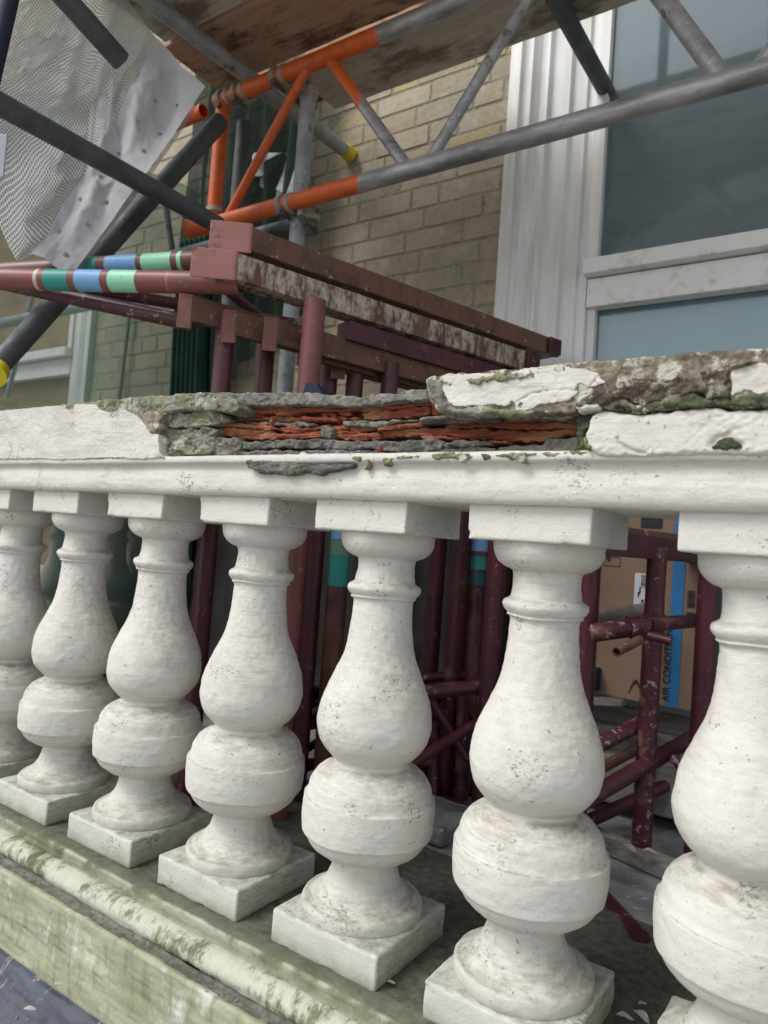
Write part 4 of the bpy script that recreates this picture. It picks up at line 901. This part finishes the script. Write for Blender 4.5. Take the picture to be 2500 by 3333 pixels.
# small things at the left border
b = MB().box(dep(-14, 335, 1.25), (.045, .003, .078), (Vector((.85, .5, -.05)).normalized(), Vector((-.5, .85, 0)).normalized(), zdv), .0012).build('scaffold_tag', M['tagblue']); tag(b, 'pale blue grey plate at the left picture edge', 'tag plate')
b = MB().tube(dep(38, -70, 1.15), dep(-32, 235, 1.12), .0125, 16).build('strap', M['navy']); tag(b, 'dark navy strap in the top left corner', 'strap')
# plank lying on its edge behind: left sheet crease pole
tubething('scaffold_tube', on(375, 560, 1, 1.0) + Vector((0, 0, -.0)), on(352, 410, 1, .75), M['galv'], 'thin pale tube slanting behind the dark brace', r=.012)
tubething('scaffold_tube', on(-60, 712, 1, .95), on(300, 636, 1, .95), M['galv'], 'pale level tube in front of the boarded window')
tubething('scaffold_tube', on(15, 860, 1, 1.0), on(70, 640, 1, 1.0), M['galv'], 'thin slanting tube at the left by the boarded window', r=.012)
tubething('drain_pipe', on(258, 862, 1, 1.175), on(283, 660, 1, 1.175), m_flat('old_lead_pipe', (.10, .10, .095), .7), 'thin lead pipe running down the brick wall left of the folds', r=.008, cat='pipe', group=None)

# ================================================================= STEEL TRESTLES
DV = Vector((.307, .952, 0)).normalized(); NV = Vector((DV.y, -DV.x, 0)); UV = Vector((.80, .60, 0))      # along the beams / towards the camera's right
GRP = 'maroon steel builders trestles on the balcony'
def frame(e_pt, length, posts, zlow, label, sec=(.036, .082), pmat='maroon', foot=True, cross=.20, beam_mat='rustbox'):
    e_pt = Vector(e_pt); t = empty('trestle', (e_pt.x, e_pt.y, -.06), label, 'trestle', GRP)
    mid = e_pt + DV * length / 2
    tb = MB().box(mid + zdv * .008, (sec[0], length, sec[1] - .020), (UV, DV, zdv), .003).build('top_beam', M[beam_mat], t)
    MB().box(e_pt - DV * .002, (sec[0] * .98, .004, sec[1] * .98), (UV, DV, zdv), .0012).build('end_plate', M['plumend'], tb)
    bt = e_pt.z - sec[1] / 2
    for P in posts:
        P = Vector((P[0], P[1], 0))
        MB().tube((P.x, P.y, -.05), (P.x, P.y, bt + .055), .0208, 28).build('leg', M[pmat], t)
    a, b_ = Vector((*posts[0], 0)), Vector((*posts[1], 0)); dd = (b_ - a).normalized()
    MB().tube(a + zdv * cross, b_ + zdv * cross, .0135, 20).build('cross_bar', M['maroon_wet'], t)
    MB().tube(a + zdv * (cross - .17), b_ + zdv * (cross - .17), .0135, 20).build('cross_bar', M['maroon_wet'], t)
    MB().tube(a + zdv * (cross - .14), a.lerp(b_, .52) + zdv * (cross - .01), .010, 16).build('brace', M['maroon_wet'], t)
    MB().tube(b_ + zdv * (cross - .14), a.lerp(b_, .48) + zdv * (cross - .01), .010, 16).build('brace', M['maroon_wet'], t)
    if foot:
        for P in (a, b_): MB().box(P + Vector((0, 0, -.045)), (.30, .035, .03), (NV, DV, zdv), .003).build('foot', M['maroon_wet'], t)
    return t
def at_u(x, y, z): return dep(x, y, z)
frame(dep(402, 672, 1.47), .92, ((.689, .241), (.90, .86)), 0, 'rearmost trestle, its pink end plate furthest left in the row', sec=(.029, .074))
frame(dep(498, 705, 1.49), .80, ((.703, .352), (.955, .90)), 0, 'second trestle of the row, end plate between the first and third plates', sec=(.028, .072))
frame(dep(586, 722, 1.50), .72, ((.772, .500), (1.00, 1.02)), 0, 'third trestle of the row, end plate right under the lying beams', sec=(.029, .074))
frame(dep(660, 757, 1.58), .62, ((.823, .535), (1.045, 1.06)), 0, 'fourth trestle of the row, mostly hidden by the dusty rose post', sec=(.030, .074))
frame(dep(733, 788, 1.66), .52, ((.891, .582), (1.108, 1.09)), 0, 'fifth trestle of the row, end plate lowest by the coping', sec=(.032, .070))
# two trestles lying on top of the row
A1 = dep(466, 570, 1.42); A2 = dep(502, 512, 1.44)
def lying(e_pt, length, sec, label, bandw, tubes, mat, zoff, far_dark=True):
    t = empty('trestle', (e_pt.x, e_pt.y, e_pt.z - sec[1] / 2), label, 'trestle', GRP)
    mid = e_pt + DV * length / 2
    tb = MB().box(mid, (sec[0], length, sec[1]), (UV, DV, zdv), .004).build('top_beam', mat, t)
    MB().box(e_pt - DV * .003, (sec[0] * 1.02, .006, .062), (UV, DV, zdv), .003).build('end_plate', M['pinkend'], tb)
    f = e_pt + DV * length
    MB().box(f + DV * .001, (sec[0] * .9, .05, sec[1] * .9), (NV, DV, zdv), .002).build('end_plate', M['maroon'], tb)
    return t
def m_bands(name, base, bands, ax=0):
    """painted identification rings along a tube; bands: (start, end, colour) in metres from the tube's beam end"""
    g = G(name, .42, .4); x = g.sep()[ax]
    x = g.math('ADD', x, g.math('MULTIPLY', g.math('SUBTRACT', g.noise(40, 5), .5), .004))
    c = g.mix(g.ramp(g.noise(14, 8, .7), (.42, 0), (.62, 1)), base, (.16, .075, .055))
    c = g.mix(g.math('MULTIPLY', g.ramp(g.noise(50, 7, .75), (.64, 0), (.67, 1)), .7), c, (.42, .36, .32))
    for a, b_, q in bands:
        k = g.math('MULTIPLY', g.math('GREATER_THAN', x, a), g.math('LESS_THAN', x, b_))
        wear = g.ramp(g.noise(60, 7, .7, g.map(loc=(a, 3, 1))), (.64, 1), (.67, 0)); c = g.mix(g.math('MULTIPLY', k, wear), c, q)
    g.col(c); g.bump(g.noise(80, 6), .2, .001); return g.m
TEAL = (.025, .26, .235); BLUE = (.17, .37, .66); MINT = (.30, .66, .45)
sec1 = (.088, .054); sec2 = (.082, .050)
L1 = lying(A1, .93, sec1, 'lower lying trestle with white drips on its beam and a banded tube pointing left', .05, None, M['drip'], 0)
L2 = lying(A2, .99, sec2, 'upper lying trestle with plain rusty beam resting on the lower one', .05, None, M['rustbox'], 0)
def band_tube(par, a, b_, r, bands, base, nm):
    """tube whose local x axis is its own length, so the rings stay on it"""
    a = Vector(a); b_ = Vector(b_); d = (b_ - a); L = d.length; me = MB().tube((0, 0, 0), (L, 0, 0), r, 32, hollow=.003)
    m = bpy.data.meshes.new('leg'); m.from_pydata(me.v, [], me.f); m.polygons.foreach_set('use_smooth', me.sm)
    o = link('leg', m, m_bands(nm, base, bands), par); q = d.to_track_quat('X', 'Z')
    o.rotation_mode = 'QUATERNION'; o.rotation_quaternion = q; o.location = a - par.location; return o
# legs of the lying trestles, towards the left of the picture
a1 = dep(520, 612, 1.46); b1 = dep(-60, 602, 1.56)
Lr = (b1 - a1).length; f1 = lambda x: max(0.0, (520 - x) / 580 * Lr)
band_tube(L1, a1, b1, .0232, [(f1(380), f1(374), (.30, .12, .12)), (f1(310), f1(253), MINT), (f1(236), f1(181), BLUE), (f1(165), f1(113), TEAL), (f1(100), f1(92), (.5, .42, .36))], (.23, .065, .07), 'banded_lower_leg')
a2 = dep(475, 560, 1.60); b2 = dep(-60, 592, 1.74); Lr2 = (b2 - a2).length; f2 = lambda x: (475 - x) / 535 * Lr2
band_tube(L2, a2, b2, .0225, [(f2(404), f2(396), MINT), (f2(383), f2(323), MINT), (f2(312), f2(247), BLUE), (f2(228), f2(194), TEAL)], (.14, .06, .05), 'banded_upper_leg')
MB().tube(dep(10, 612, 1.62), dep(420, 700, 1.53), .0165, 20).build('brace', M['maroon_wet'], L1)
MB().tube(dep(180, 622, 1.75), dep(640, 700, 1.95), .0150, 20).build('brace', M['maroon_wet'], L2)
MB().tube(dep(455, 600, 1.80), dep(640, 745, 2.0), .0130, 20).build('brace', M['maroon_wet'], L2)
MB().box(A1 + DV * .62 + Vector((0, 0, -.058)) + NV * -.005, (.05, .60, .045), (NV, DV, zdv), .003).build('stretcher', M['maroon'], L1)
# dusty rose post standing under the lying beam, black strap at its foot
P3 = dep(672, 760, 1.50)
t = tag(MB().tube((P3.x, P3.y, -.05), (P3.x, P3.y, A1.z - .03), .0235, 32).build('prop', M['dustrose']), 'dusty rose steel prop carrying the lower lying beam', 'prop')
o = MB(); pb = dep(676, 845, 1.44)
o.add([pb + Vector((-.035, 0, -.03)), pb + Vector((.045, -.01, -.03)), pb + Vector((.05, .03, -.035)), pb + Vector((-.03, .03, -.03)), pb + Vector((-.02, 0, .018)), pb + Vector((.015, -.008, .014)), pb + Vector((.018, .025, .008)), pb + Vector((-.018, .025, .012))],
      [(0, 1, 5, 4), (1, 2, 6, 5), (2, 3, 7, 6), (3, 0, 4, 7), (4, 5, 6, 7), (0, 3, 2, 1)])
tag(o.build('rag', M['navy']), 'folded black rag hooked on the foot of the rose prop', 'rag')
def shade_fold(u, v):  # invented dark cloth, added to darken the gaps behind the balusters
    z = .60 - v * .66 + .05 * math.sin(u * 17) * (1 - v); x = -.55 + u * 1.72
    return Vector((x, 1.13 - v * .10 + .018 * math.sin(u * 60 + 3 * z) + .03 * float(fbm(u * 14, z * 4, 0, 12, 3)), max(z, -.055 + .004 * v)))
o, c = cloth('shade_cloth', shade_fold, 160, 30, 1.7, .7, m_flat('dark_shade_cloth', (.028, .026, .024), .8, .4, 12)); tag(o, 'dark crumpled cloth added along the foot of the brick wall for shade', 'shade_cloth')
# banded props and the low trestle seen through the balusters
def prop(P, r, z0, z1, label, mat): return tag(MB().tube((P.x, P.y, z0), (P.x, P.y, z1), r, 28).build('prop', mat), label, 'prop', 'loose steel props behind the balusters')
pA = dep(726, 1300, 1.62)
def m_zbands(name, z0, bands, base):
    return m_bands(name, base, [(a - z0, b_ - z0, q) for a, b_, q in bands], 2)
zz = lambda P, y: on(726, y, 1, P.y).z
prop(pA, .0235, -.05, .86, 'prop with teal and faded mint bands between the fourth and fifth baluster', m_zbands('banded_prop', -.05, [(zz(pA, 1265), zz(pA, 1200), TEAL), (zz(pA, 1199), zz(pA, 1165), (.12, .25, .17)), (zz(pA, 1164), .80, BLUE)], (.075, .028, .026)))
pB = dep(1033, 1230, 1.82); z2 = lambda y: on(1033, y, 1, pB.y).z
prop(pB, .0207, -.05, .9, 'prop with blue and teal bands between the fifth and sixth baluster', m_zbands('banded_prop_blue', -.05, [(z2(1230), z2(1202), TEAL), (z2(1262), z2(1236), (.02, .10, .10)), (z2(1190), z2(1140), BLUE)], (.062, .014, .024)))
pC = dep(938, 1300, 1.86); prop(pC, .0215, -.05, .9, 'plain maroon prop left of the pair between fifth and sixth baluster', M['maroon'])
pC = dep(986, 1300, 1.79); prop(pC, .0205, -.05, .9, 'plain maroon prop right of the pair between fifth and sixth baluster', M['maroon'])
pC = dep(1068, 1300, 1.68); prop(pC, .0230, -.05, .9, 'paint chipped maroon prop left of the sixth baluster', M['maroon'])
pC = dep(640, 1300, 1.80); prop(pC, .0150, -.05, .9, 'slim maroon prop just right of the fourth baluster', M['maroon'])
pC = dep(668, 1320, 1.62); prop(pC, .0215, -.05, .9, 'maroon prop between the fourth baluster and the banded prop', M['maroon'])
# low trestle in the right-hand gap
t = empty('trestle', (1.4, .72, -.06), 'low trestle with adjustable jack in the gap left of the rightmost baluster', 'trestle', GRP)
bA = dep(1335, 1150, 1.442); bB = dep(1500, 1205, 1.655); dd = (bB - bA); dd.z = 0; ddn = dd.normalized(); sdv = Vector((ddn.y, -ddn.x, 0))
MB().box(bA.lerp(bB, .5), (.045, dd.length + .28, .060), (sdv, ddn, zdv), .003).build('top_beam', M['rustbox'], t)
MB().box(bA.lerp(bB, .5) + sdv * .0245 + zdv * -.006, (.003, dd.length + .28, .046), (sdv, ddn, zdv), .001).build('side_plate', M['maroon'], t)
for (x, y, w_, r_, mt) in ((1274, 1250, 1.55, .0230, 'maroon'), (1525, 1350, 1.50, .0210, 'maroon')):
    P = dep(x, y, w_); MB().tube((P.x, P.y, -.05), (P.x, P.y, bA.z - .02), r_, 28).build('leg', M[mt], t)
Pj = dep(1404, 1480, 1.495)
jack = MB().tube((Pj.x, Pj.y, on(1400, 1850, 1, Pj.y).z), (Pj.x, Pj.y, bA.z - .02), .0203, 28, hollow=.004).build('jack_tube', M['maroon_wet'], t)
zc_ = on(1400, 1345, 1, Pj.y).z
MB().tube((Pj.x, Pj.y, zc_ - .022), (Pj.x, Pj.y, zc_ + .02), .0235, 28).build('collar', M['maroon_wet'], jack)
la = dep(1275, 1368, 1.442); lb_ = dep(1400, 1350, 1.451); lc = dep(1530, 1338, 1.602)
MB().tube(la, lb_, .0190, 24).build('cross_bar', M['maroon_wet'], t); MB().tube(lb_, lc, .0148, 24).build('cross_bar', M['maroon_wet'], t)
MB().ring(lb_ - (lb_ - la).normalized() * .03, (lb_ - la), .0192, .026, .0045).build('collar', M['maroon_wet'], t)
MB().tube(dep(1285, 1335, 1.602), dep(1405, 1316, 1.655), .0170, 24).build('cross_bar', M['batten'], t)
MB().tube(dep(1332, 1408, 1.371), dep(1382, 1382, 1.424), .0095, 20, hollow=.002).build('handle', M['rustbox'], t)
MB().tube(dep(1400, 1372, 1.406), dep(1450, 1385, 1.380), .0085, 20).build('handle', M['maroon_wet'], t)
MB().tube(dep(1262, 1625, 1.442), dep(1405, 1552, 1.531), .0160, 24).build('cross_bar', M['maroon_wet'], t)
MB().tube(dep(1235, 1745, 1.353), dep(1545, 1565, 1.620), .0170, 24).build('brace', M['maroon'], t)
MB().tube(dep(1235, 1790, 1.531), dep(1560, 1640, 1.736), .0147, 24).build('brace', M['maroon'], t)
MB().tube(dep(1250, 1685, 1.602), dep(1400, 1605, 1.638), .0125, 20).build('brace', M['rustbox'], t)
MB().tube(dep(1455, 1635, 1.477), dep(1500, 1700, 1.424), .0100, 20).build('handle', M['maroon_wet'], t)
MB().tube(dep(1262, 1888, 1.40), on(1386, 2026, 2, -.010), .0118, 24).build('brace', M['maroon'], t)
ft = MB(); f1_ = on(1170, 1757, 2, -.043); f2_ = on(1475, 1890, 2, -.043); fd = (f2_ - f1_).normalized(); fn = fd.cross(zdv).normalized()
ft.box(f1_.lerp(f2_, .5), ((f2_ - f1_).length, .055, .028), (fd, fn, fd.cross(fn)), .003)
tag(ft.build('timber_batten', M['batten']), 'grey timber bearer on the balcony floor under the jack', 'timber')
# tangle of feet and braces in the dark between fifth and sixth baluster
t = empty('trestle', (.95, .75, -.06), 'folded trestle feet tangled low between the fifth and sixth baluster', 'trestle', GRP)
for (x0, y0, d0, x1, y1, d1, r_, mt) in ((870, 1500, 1.75, 1048, 1482, 1.82, .0185, 'maroon_wet'), (845, 1470, 1.9, 1035, 1455, 1.95, .0125, 'maroon_wet'), (880, 1655, 1.62, 1040, 1555, 1.80, .0125, 'maroon'),
        (925, 1500, 1.85, 1010, 1640, 1.80, .0105, 'maroon'), (985, 1500, 1.9, 1030, 1560, 1.9, .009, 'maroon_wet'), (905, 1560, 1.75, 945, 1610, 1.75, .013, 'maroon_wet'), (940, 1520, 1.95, 935, 1760, 1.85, .015, 'maroon_wet'),
        (1000, 1500, 1.9, 995, 1790, 1.85, .017, 'maroon_wet'), (600, 1570, 1.85, 690, 1558, 1.85, .0185, 'maroon'), (590, 1690, 1.7, 700, 1640, 1.8, .0115, 'maroon'), (820, 1560, 1.8, 700, 1690, 1.7, .011, 'maroon')):
    MB().tube(dep(x0, y0, d0 * .93), dep(x1, y1, d1 * .93), r_ * .93, 20).build('brace', M[mt], t)
for (x0, y0, x1, y1, d0) in ((905, 1728, 1010, 1745, 1.82), (905, 1785, 1010, 1805, 1.78)):
    p = dep(x0, y0, d0 * .93); q = dep(x1, y1, d0 * .93); dv = (q - p).normalized(); MB().box(p.lerp(q, .5), ((q - p).length, .03, .024), (dv, dv.cross(zdv).normalized(), zdv), .002).build('foot', M['maroon_wet'], t)
bag = MB(); V, F = rough_box(.92, 1.15, .52, .70, -.058, -.02, 5, .006, .012, .03); bag.add(V, F)
tag(bag.build('dust_sheet', M['floor']), 'crumpled grey sheet on the floor behind the fifth baluster', 'dust sheet')

# ================================================================= AIR CONDITIONER CARTON
bx_l = on(1270, 1490, 1, 1.0); 
cl = .12; X0 = 1.255; X1 = 1.545; Z0 = .222; Z1 = .80
carton = empty('cardboard_box', ((X0 + X1) / 2, 1.0, Z0), 'brown cardboard air conditioner box with blue stripe leaning behind the trestle', 'box')
V, F = rough_box(X0 - .09, X1, 1.0, 1.10, Z0, Z1, 8, .0012, .002, .03); m = MB().add(V, F); m.build('carton', M['card'], carton)
FY = .9985
def cp_(x, y): p = on(x, y, 1, FY); return p.x, p.z
def patch(name, pts, mat, dy=0.0):
    q = [on(x, y, 1, FY) for x, y in pts]; vs = [(p.x, FY - dy, p.z) for p in q] + [(p.x, FY - dy + .0006, p.z) for p in q]; n = len(q)
    return MB().add(vs, [tuple(range(n)), tuple(range(n, 2 * n))[::-1]] + [(i, (i + 1) % n, n + (i + 1) % n, n + i) for i in range(n)]).build(name, mat, carton)
sx = on(1463, 1300, 1, FY).x; sw_ = .0275
b = MB().box((sx, FY - .0006, (Z0 + Z1) / 2), (sw_, .0008, Z1 - Z0 - .004)).build('blue_stripe', M['bluetape'], carton)
b = MB().box((on(1408, 1125, 1, FY).x, FY - .001, .72), (.05, .0008, .15)).build('dark_tape', M['black'], carton)
lx0, lz0 = on(1367, 1330, 1, FY).x, on(1367, 1330, 1, FY).z; lx1, lz1 = on(1406, 1240, 1, FY).x, on(1406, 1240, 1, FY).z
lab = MB().box(((lx0 + lx1) / 2, FY - .0012, (lz0 + lz1) / 2 - .01), (lx1 - lx0, .0008, lz1 - lz0 + .02)).build('shipping_label', M['paper'], carton)
b = MB(); r = random.Random(2)
def bars(x0, x1, z0, z1, n, dy=.0018):
    z = z0
    while z < z1:
        h = r.choice((.0006, .001, .0016)); b.box(((x0 + x1) / 2, FY - dy, z + h / 2), (x1 - x0, .0003, h)); z += h + r.choice((.0006, .0012))
bars(lx1 - .022, lx1 - .010, lz1 - .035, lz1 - .004, 14); bars(lx1 - .011, lx1 - .004, lz0 + .0, lz0 + .022, 8)
b.box((lx1 - .026, FY - .0018, lz1 - .052), (.004, .0003, .012)); b.box((lx0 + .014, FY - .0018, lz1 - .042), (.004, .0003, .016)); b.box((lx1 - .016, FY - .0018, lz0 + .038), (.006, .0003, .008))
b.build('barcode', M['ink'], carton)
b = MB(); ex = on(1495, 1300, 1, FY).x
for z0_, z1_ in ((on(1495, 1352, 1, FY).z, on(1495, 1322, 1, FY).z), (on(1495, 1312, 1, FY).z, on(1495, 1276, 1, FY).z)):
    bars(ex - .011, ex + .006, z0_, z1_, 10, .0012)
b.build('barcode', M['ink'], carton)
def text(s, size, x, z, mat, rot=math.pi / 2, dy=.0012, par=None, ex=.0002, sx_=1.0):
    cu = bpy.data.curves.new('t', 'FONT'); cu.body = s; cu.size = size; cu.extrude = ex; cu.align_x = 'LEFT'; cu.offset = .0004
    o = bpy.data.objects.new('t', cu); C.objects.link(o); bpy.context.view_layer.update()
    me = bpy.data.meshes.new_from_object(o); bpy.data.objects.remove(o)
    rm = Matrix.Translation((x, FY - dy, z)) @ Matrix.Rotation(-rot, 4, 'Y') @ Matrix.Rotation(math.pi / 2, 4, 'X') @ Matrix.Diagonal((sx_, 1, 1, 1))
    me.transform(Matrix.Translation(-Vector((par or carton).location)) @ rm); me.materials.clear(); q = link('lettering', me, mat, par or carton); return q
tp = on(1437, 1531, 1, FY); te = on(1452, 1345, 1, FY)
q = text('AIR CONDITIONER', .024, tp.x + .008, Z0 + .012, M['ink'])
wd = max(v.co.z for v in q.data.vertices) - min(v.co.z for v in q.data.vertices)
sc2 = (te.z - tp.z) * .98 / wd
for v in q.data.vertices: v.co.z = (Z0 + .012 - carton.location.z) + (v.co.z - (Z0 + .012 - carton.location.z)) * sc2
text('BL/N0', .013, lx0 + .014, lz0 - .012, M['ink'], dy=.0019)
# fragile umbrella mark in its square, and a swoosh at the foot of the panel
ux, uz = on(1322, 1200, 1, FY).x, on(1322, 1203, 1, FY).z; b = MB()
for dx, dz, wx, wz in ((-.021, 0, .0012, .044), (.021, 0, .0012, .044), (0, -.022, .043, .0012), (0, .022, .043, .0012)): b.box((ux + dx, FY - .001, uz + dz), (wx, .0004, wz))
arc = [(ux - .004 + .0 * 0, uz)] + [(ux - .004 - .011 * math.sin(a), uz + .012 * math.cos(a)) for a in np.linspace(0, math.pi, 12)]
b.add([(x, FY - .0011, z) for x, z in arc], [tuple(range(len(arc)))]); b.box((ux + .005, FY - .0011, uz), (.02, .0004, .0014)); b.box((ux + .014, FY - .0011, uz + .004), (.0014, .0004, .008))
b.build('umbrella_mark', M['ink'], carton)
sw0 = on(1372, 1500, 1, FY); b = MB(); n = 14
outer = [(sw0.x - .017 + .034 * k / n, sw0.z + .036 * math.sin(math.pi * k / n)) for k in range(n + 1)]; inner = [(x * .9 + sw0.x * .1, sw0.z + (z - sw0.z) * .72) for x, z in outer]
for k in range(n): b.add([(outer[k][0], FY - .001, outer[k][1]), (outer[k + 1][0], FY - .001, outer[k + 1][1]), (inner[k + 1][0], FY - .001, inner[k + 1][1]), (inner[k][0], FY - .001, inner[k][1])], [(0, 1, 2, 3)])
b.build('printed_arc', M['ink'], carton)
b = MB().box((X1 + .012, 1.02, .50), (.02, .05, .62), bev=.002).build('black_panel', M['black']); tag(b, 'black slab edge standing just right of the cardboard box', 'panel')
b = MB(); b.box((1.19, .985, .262), (.24, .05, .055), bev=.004); tag(b.build('packing_block', M['navy']), 'dark navy packing under the left part of the cardboard box', 'packing')
p = dep(1290, 1492, 1.95); b = MB().box((1.26, .93, .212), (.26, .05, .014), (Vector((.98, .0, .12)).normalized(), yd, Vector((-.12, 0, .98)).normalized()), .002); tag(b.build('timber_offcut', M['batten']), 'pale timber offcut lying on the sill at the foot of the box', 'timber')

# ================================================================= NEIGHBOUR'S BALUSTRADE BEYOND THE NETTING
nb = empty('balustrade', (-.86, .9, 0), 'pale return balustrade seen through the green netting at the far left', 'balustrade')
V, F = lathe(PROF, 0, 0, 301, nseg=48, step=.008)
me = bpy.data.meshes.new('baluster'); me.from_pydata([tuple(v) for v in V], [], F); me.polygons.foreach_set('use_smooth', [True] * len(me.polygons)); me.materials.append(M['white'])
for k in range(7):
    o = bpy.data.objects.new('baluster', me); C.objects.link(o); o.parent = nb; o.location = (0, -.78 + .25 * k, 0)
MB().box((-.86, .86, .65), (.18, 2.0, .15), bev=.008).build('top_rail', M['white'], nb)
MB().box((-.86, .86, -.03), (.20, 2.0, .10), bev=.006).build('base_course', M['white'], nb)
pier = tag(MB().box((-.28, .03, .30), (.28, .30, .70), bev=.006).build('pier', M['white']), 'plain white end pier at the left end of the balustrade', 'pier')

# ================================================================= LITTER: dead leaves, twigs and grit
def leaf(P, s, rz, mat, label, grp):
    n = 9; vs = []; fs = []
    for k in range(n + 1):
        t = k / n; wv = math.sin(math.pi * t) ** .8 * s * .26; cz = .12 * s * math.sin(math.pi * t)
        for sg in (-1, 0, 1): vs.append(Vector(((t - .5) * s, sg * wv, cz + abs(sg) * s * .05 * math.sin(5 * t + rz))))
    for k in range(n):
        for j in (0, 1): a = k * 3 + j; fs.append((a, a + 1, a + 4, a + 3))
    m = Matrix.Rotation(rz, 3, 'Z'); b = MB().add([m @ v + Vector(P) for v in vs], fs, True); o = b.build('dead_leaf', mat)
    tag(o, label, 'dead leaf', grp); return o
drymat = m_flat('dry_pale_leaf', (.48, .44, .37), .8, .4, 60)
for P, s, rz, lb in ((on(845, 2122, 2, -.008), .012, .5, 'tiny white petal before the fifth plinth'), (on(1350, 2197, 2, -.008), .022, .3, 'curled dry leaf between the sixth and seventh plinth'), (on(1385, 2195, 2, -.008), .026, -.5, 'larger dry leaf right of the curled one'), (on(1388, 2168, 2, -.008), .014, .9, 'small dry leaf behind the other two'),
                     (on(1358, 1832, 2, -.008), .034, -.3, 'thin leaf by the back of the fifth plinth'), (on(1405, 1840, 2, -.008), .03, .2, 'pale leaf next to the thin one'), (on(65, 2180, 1, -.15), .02, .8, 'small pale leaf on the flashing'), (on(127, 2125, 1, -.12), .016, 1.2, 'pale flake on the flashing above the small leaf')):
    leaf(P, s, rz, drymat, lb, 'dead leaves littering the base course')
tw = MB().tube(on(1288, 2172, 2, -.010), on(1335, 2112, 2, -.008), .0022, 6, r2=.0008); tag(tw.build('twig', m_flat('twig_bark', (.07, .055, .04), .9)), 'thin dark twig lying behind the fifth plinth', 'twig')
gm = m_flat('grit', (.30, .275, .235), .95, .6, 200); b = MB(); r = random.Random(12)
for k in range(1500):
    if r.random() < .6: x = r.uniform(.1, 2.1); y = r.uniform(.0, .40); z = -.0155
    elif r.random() < .5: x = r.uniform(.4, 2.0); y = r.uniform(-.098, -.078); z = -.0575
    else: x = r.uniform(.2, 1.2); y = r.uniform(-.36, -.14); z = -.208 - (abs(y) - .12) * .22
    s = r.uniform(.0006, .0026); vs = [(x + r.uniform(-s, s), y + r.uniform(-s, s), z + r.uniform(-.3, 1) * s) for _ in range(4)]
    b.add(vs, [(0, 1, 2), (0, 2, 3), (0, 3, 1), (1, 3, 2)])
for k in range(900):                                  # rubble on the balcony floor
    x = r.uniform(.7, 1.9); y = r.uniform(.44, 1.0); z = -.0605; s = r.uniform(.001, .005) * r.choice((.5, 1, 1)); vs = [(x + r.uniform(-s, s), y + r.uniform(-s, s), z + r.uniform(0, 1) * s) for _ in range(4)]
    b.add(vs, [(0, 1, 2), (0, 2, 3), (0, 3, 1), (1, 3, 2)])
for k in range(520):                                  # flaked paint lying on the flashing
    x = r.uniform(.1, .95); y = -r.choice((r.uniform(.135, .19), r.uniform(.16, .36))); z = -.2135 - max(0, -y - .135) * .62 if y > -.16 else -.232 - (-y - .16) * .14
    s = r.uniform(.001, .0045); vs = [(x + r.uniform(-s, s), y + r.uniform(-s, s), z + r.uniform(.0, .8) * s) for _ in range(4)]
    b.add(vs, [(0, 1, 2), (0, 2, 3), (0, 3, 1), (1, 3, 2)])
tag(b.build('grit', gm), 'loose grit and flaked paint scattered on the base course', 'grit', kind='stuff')
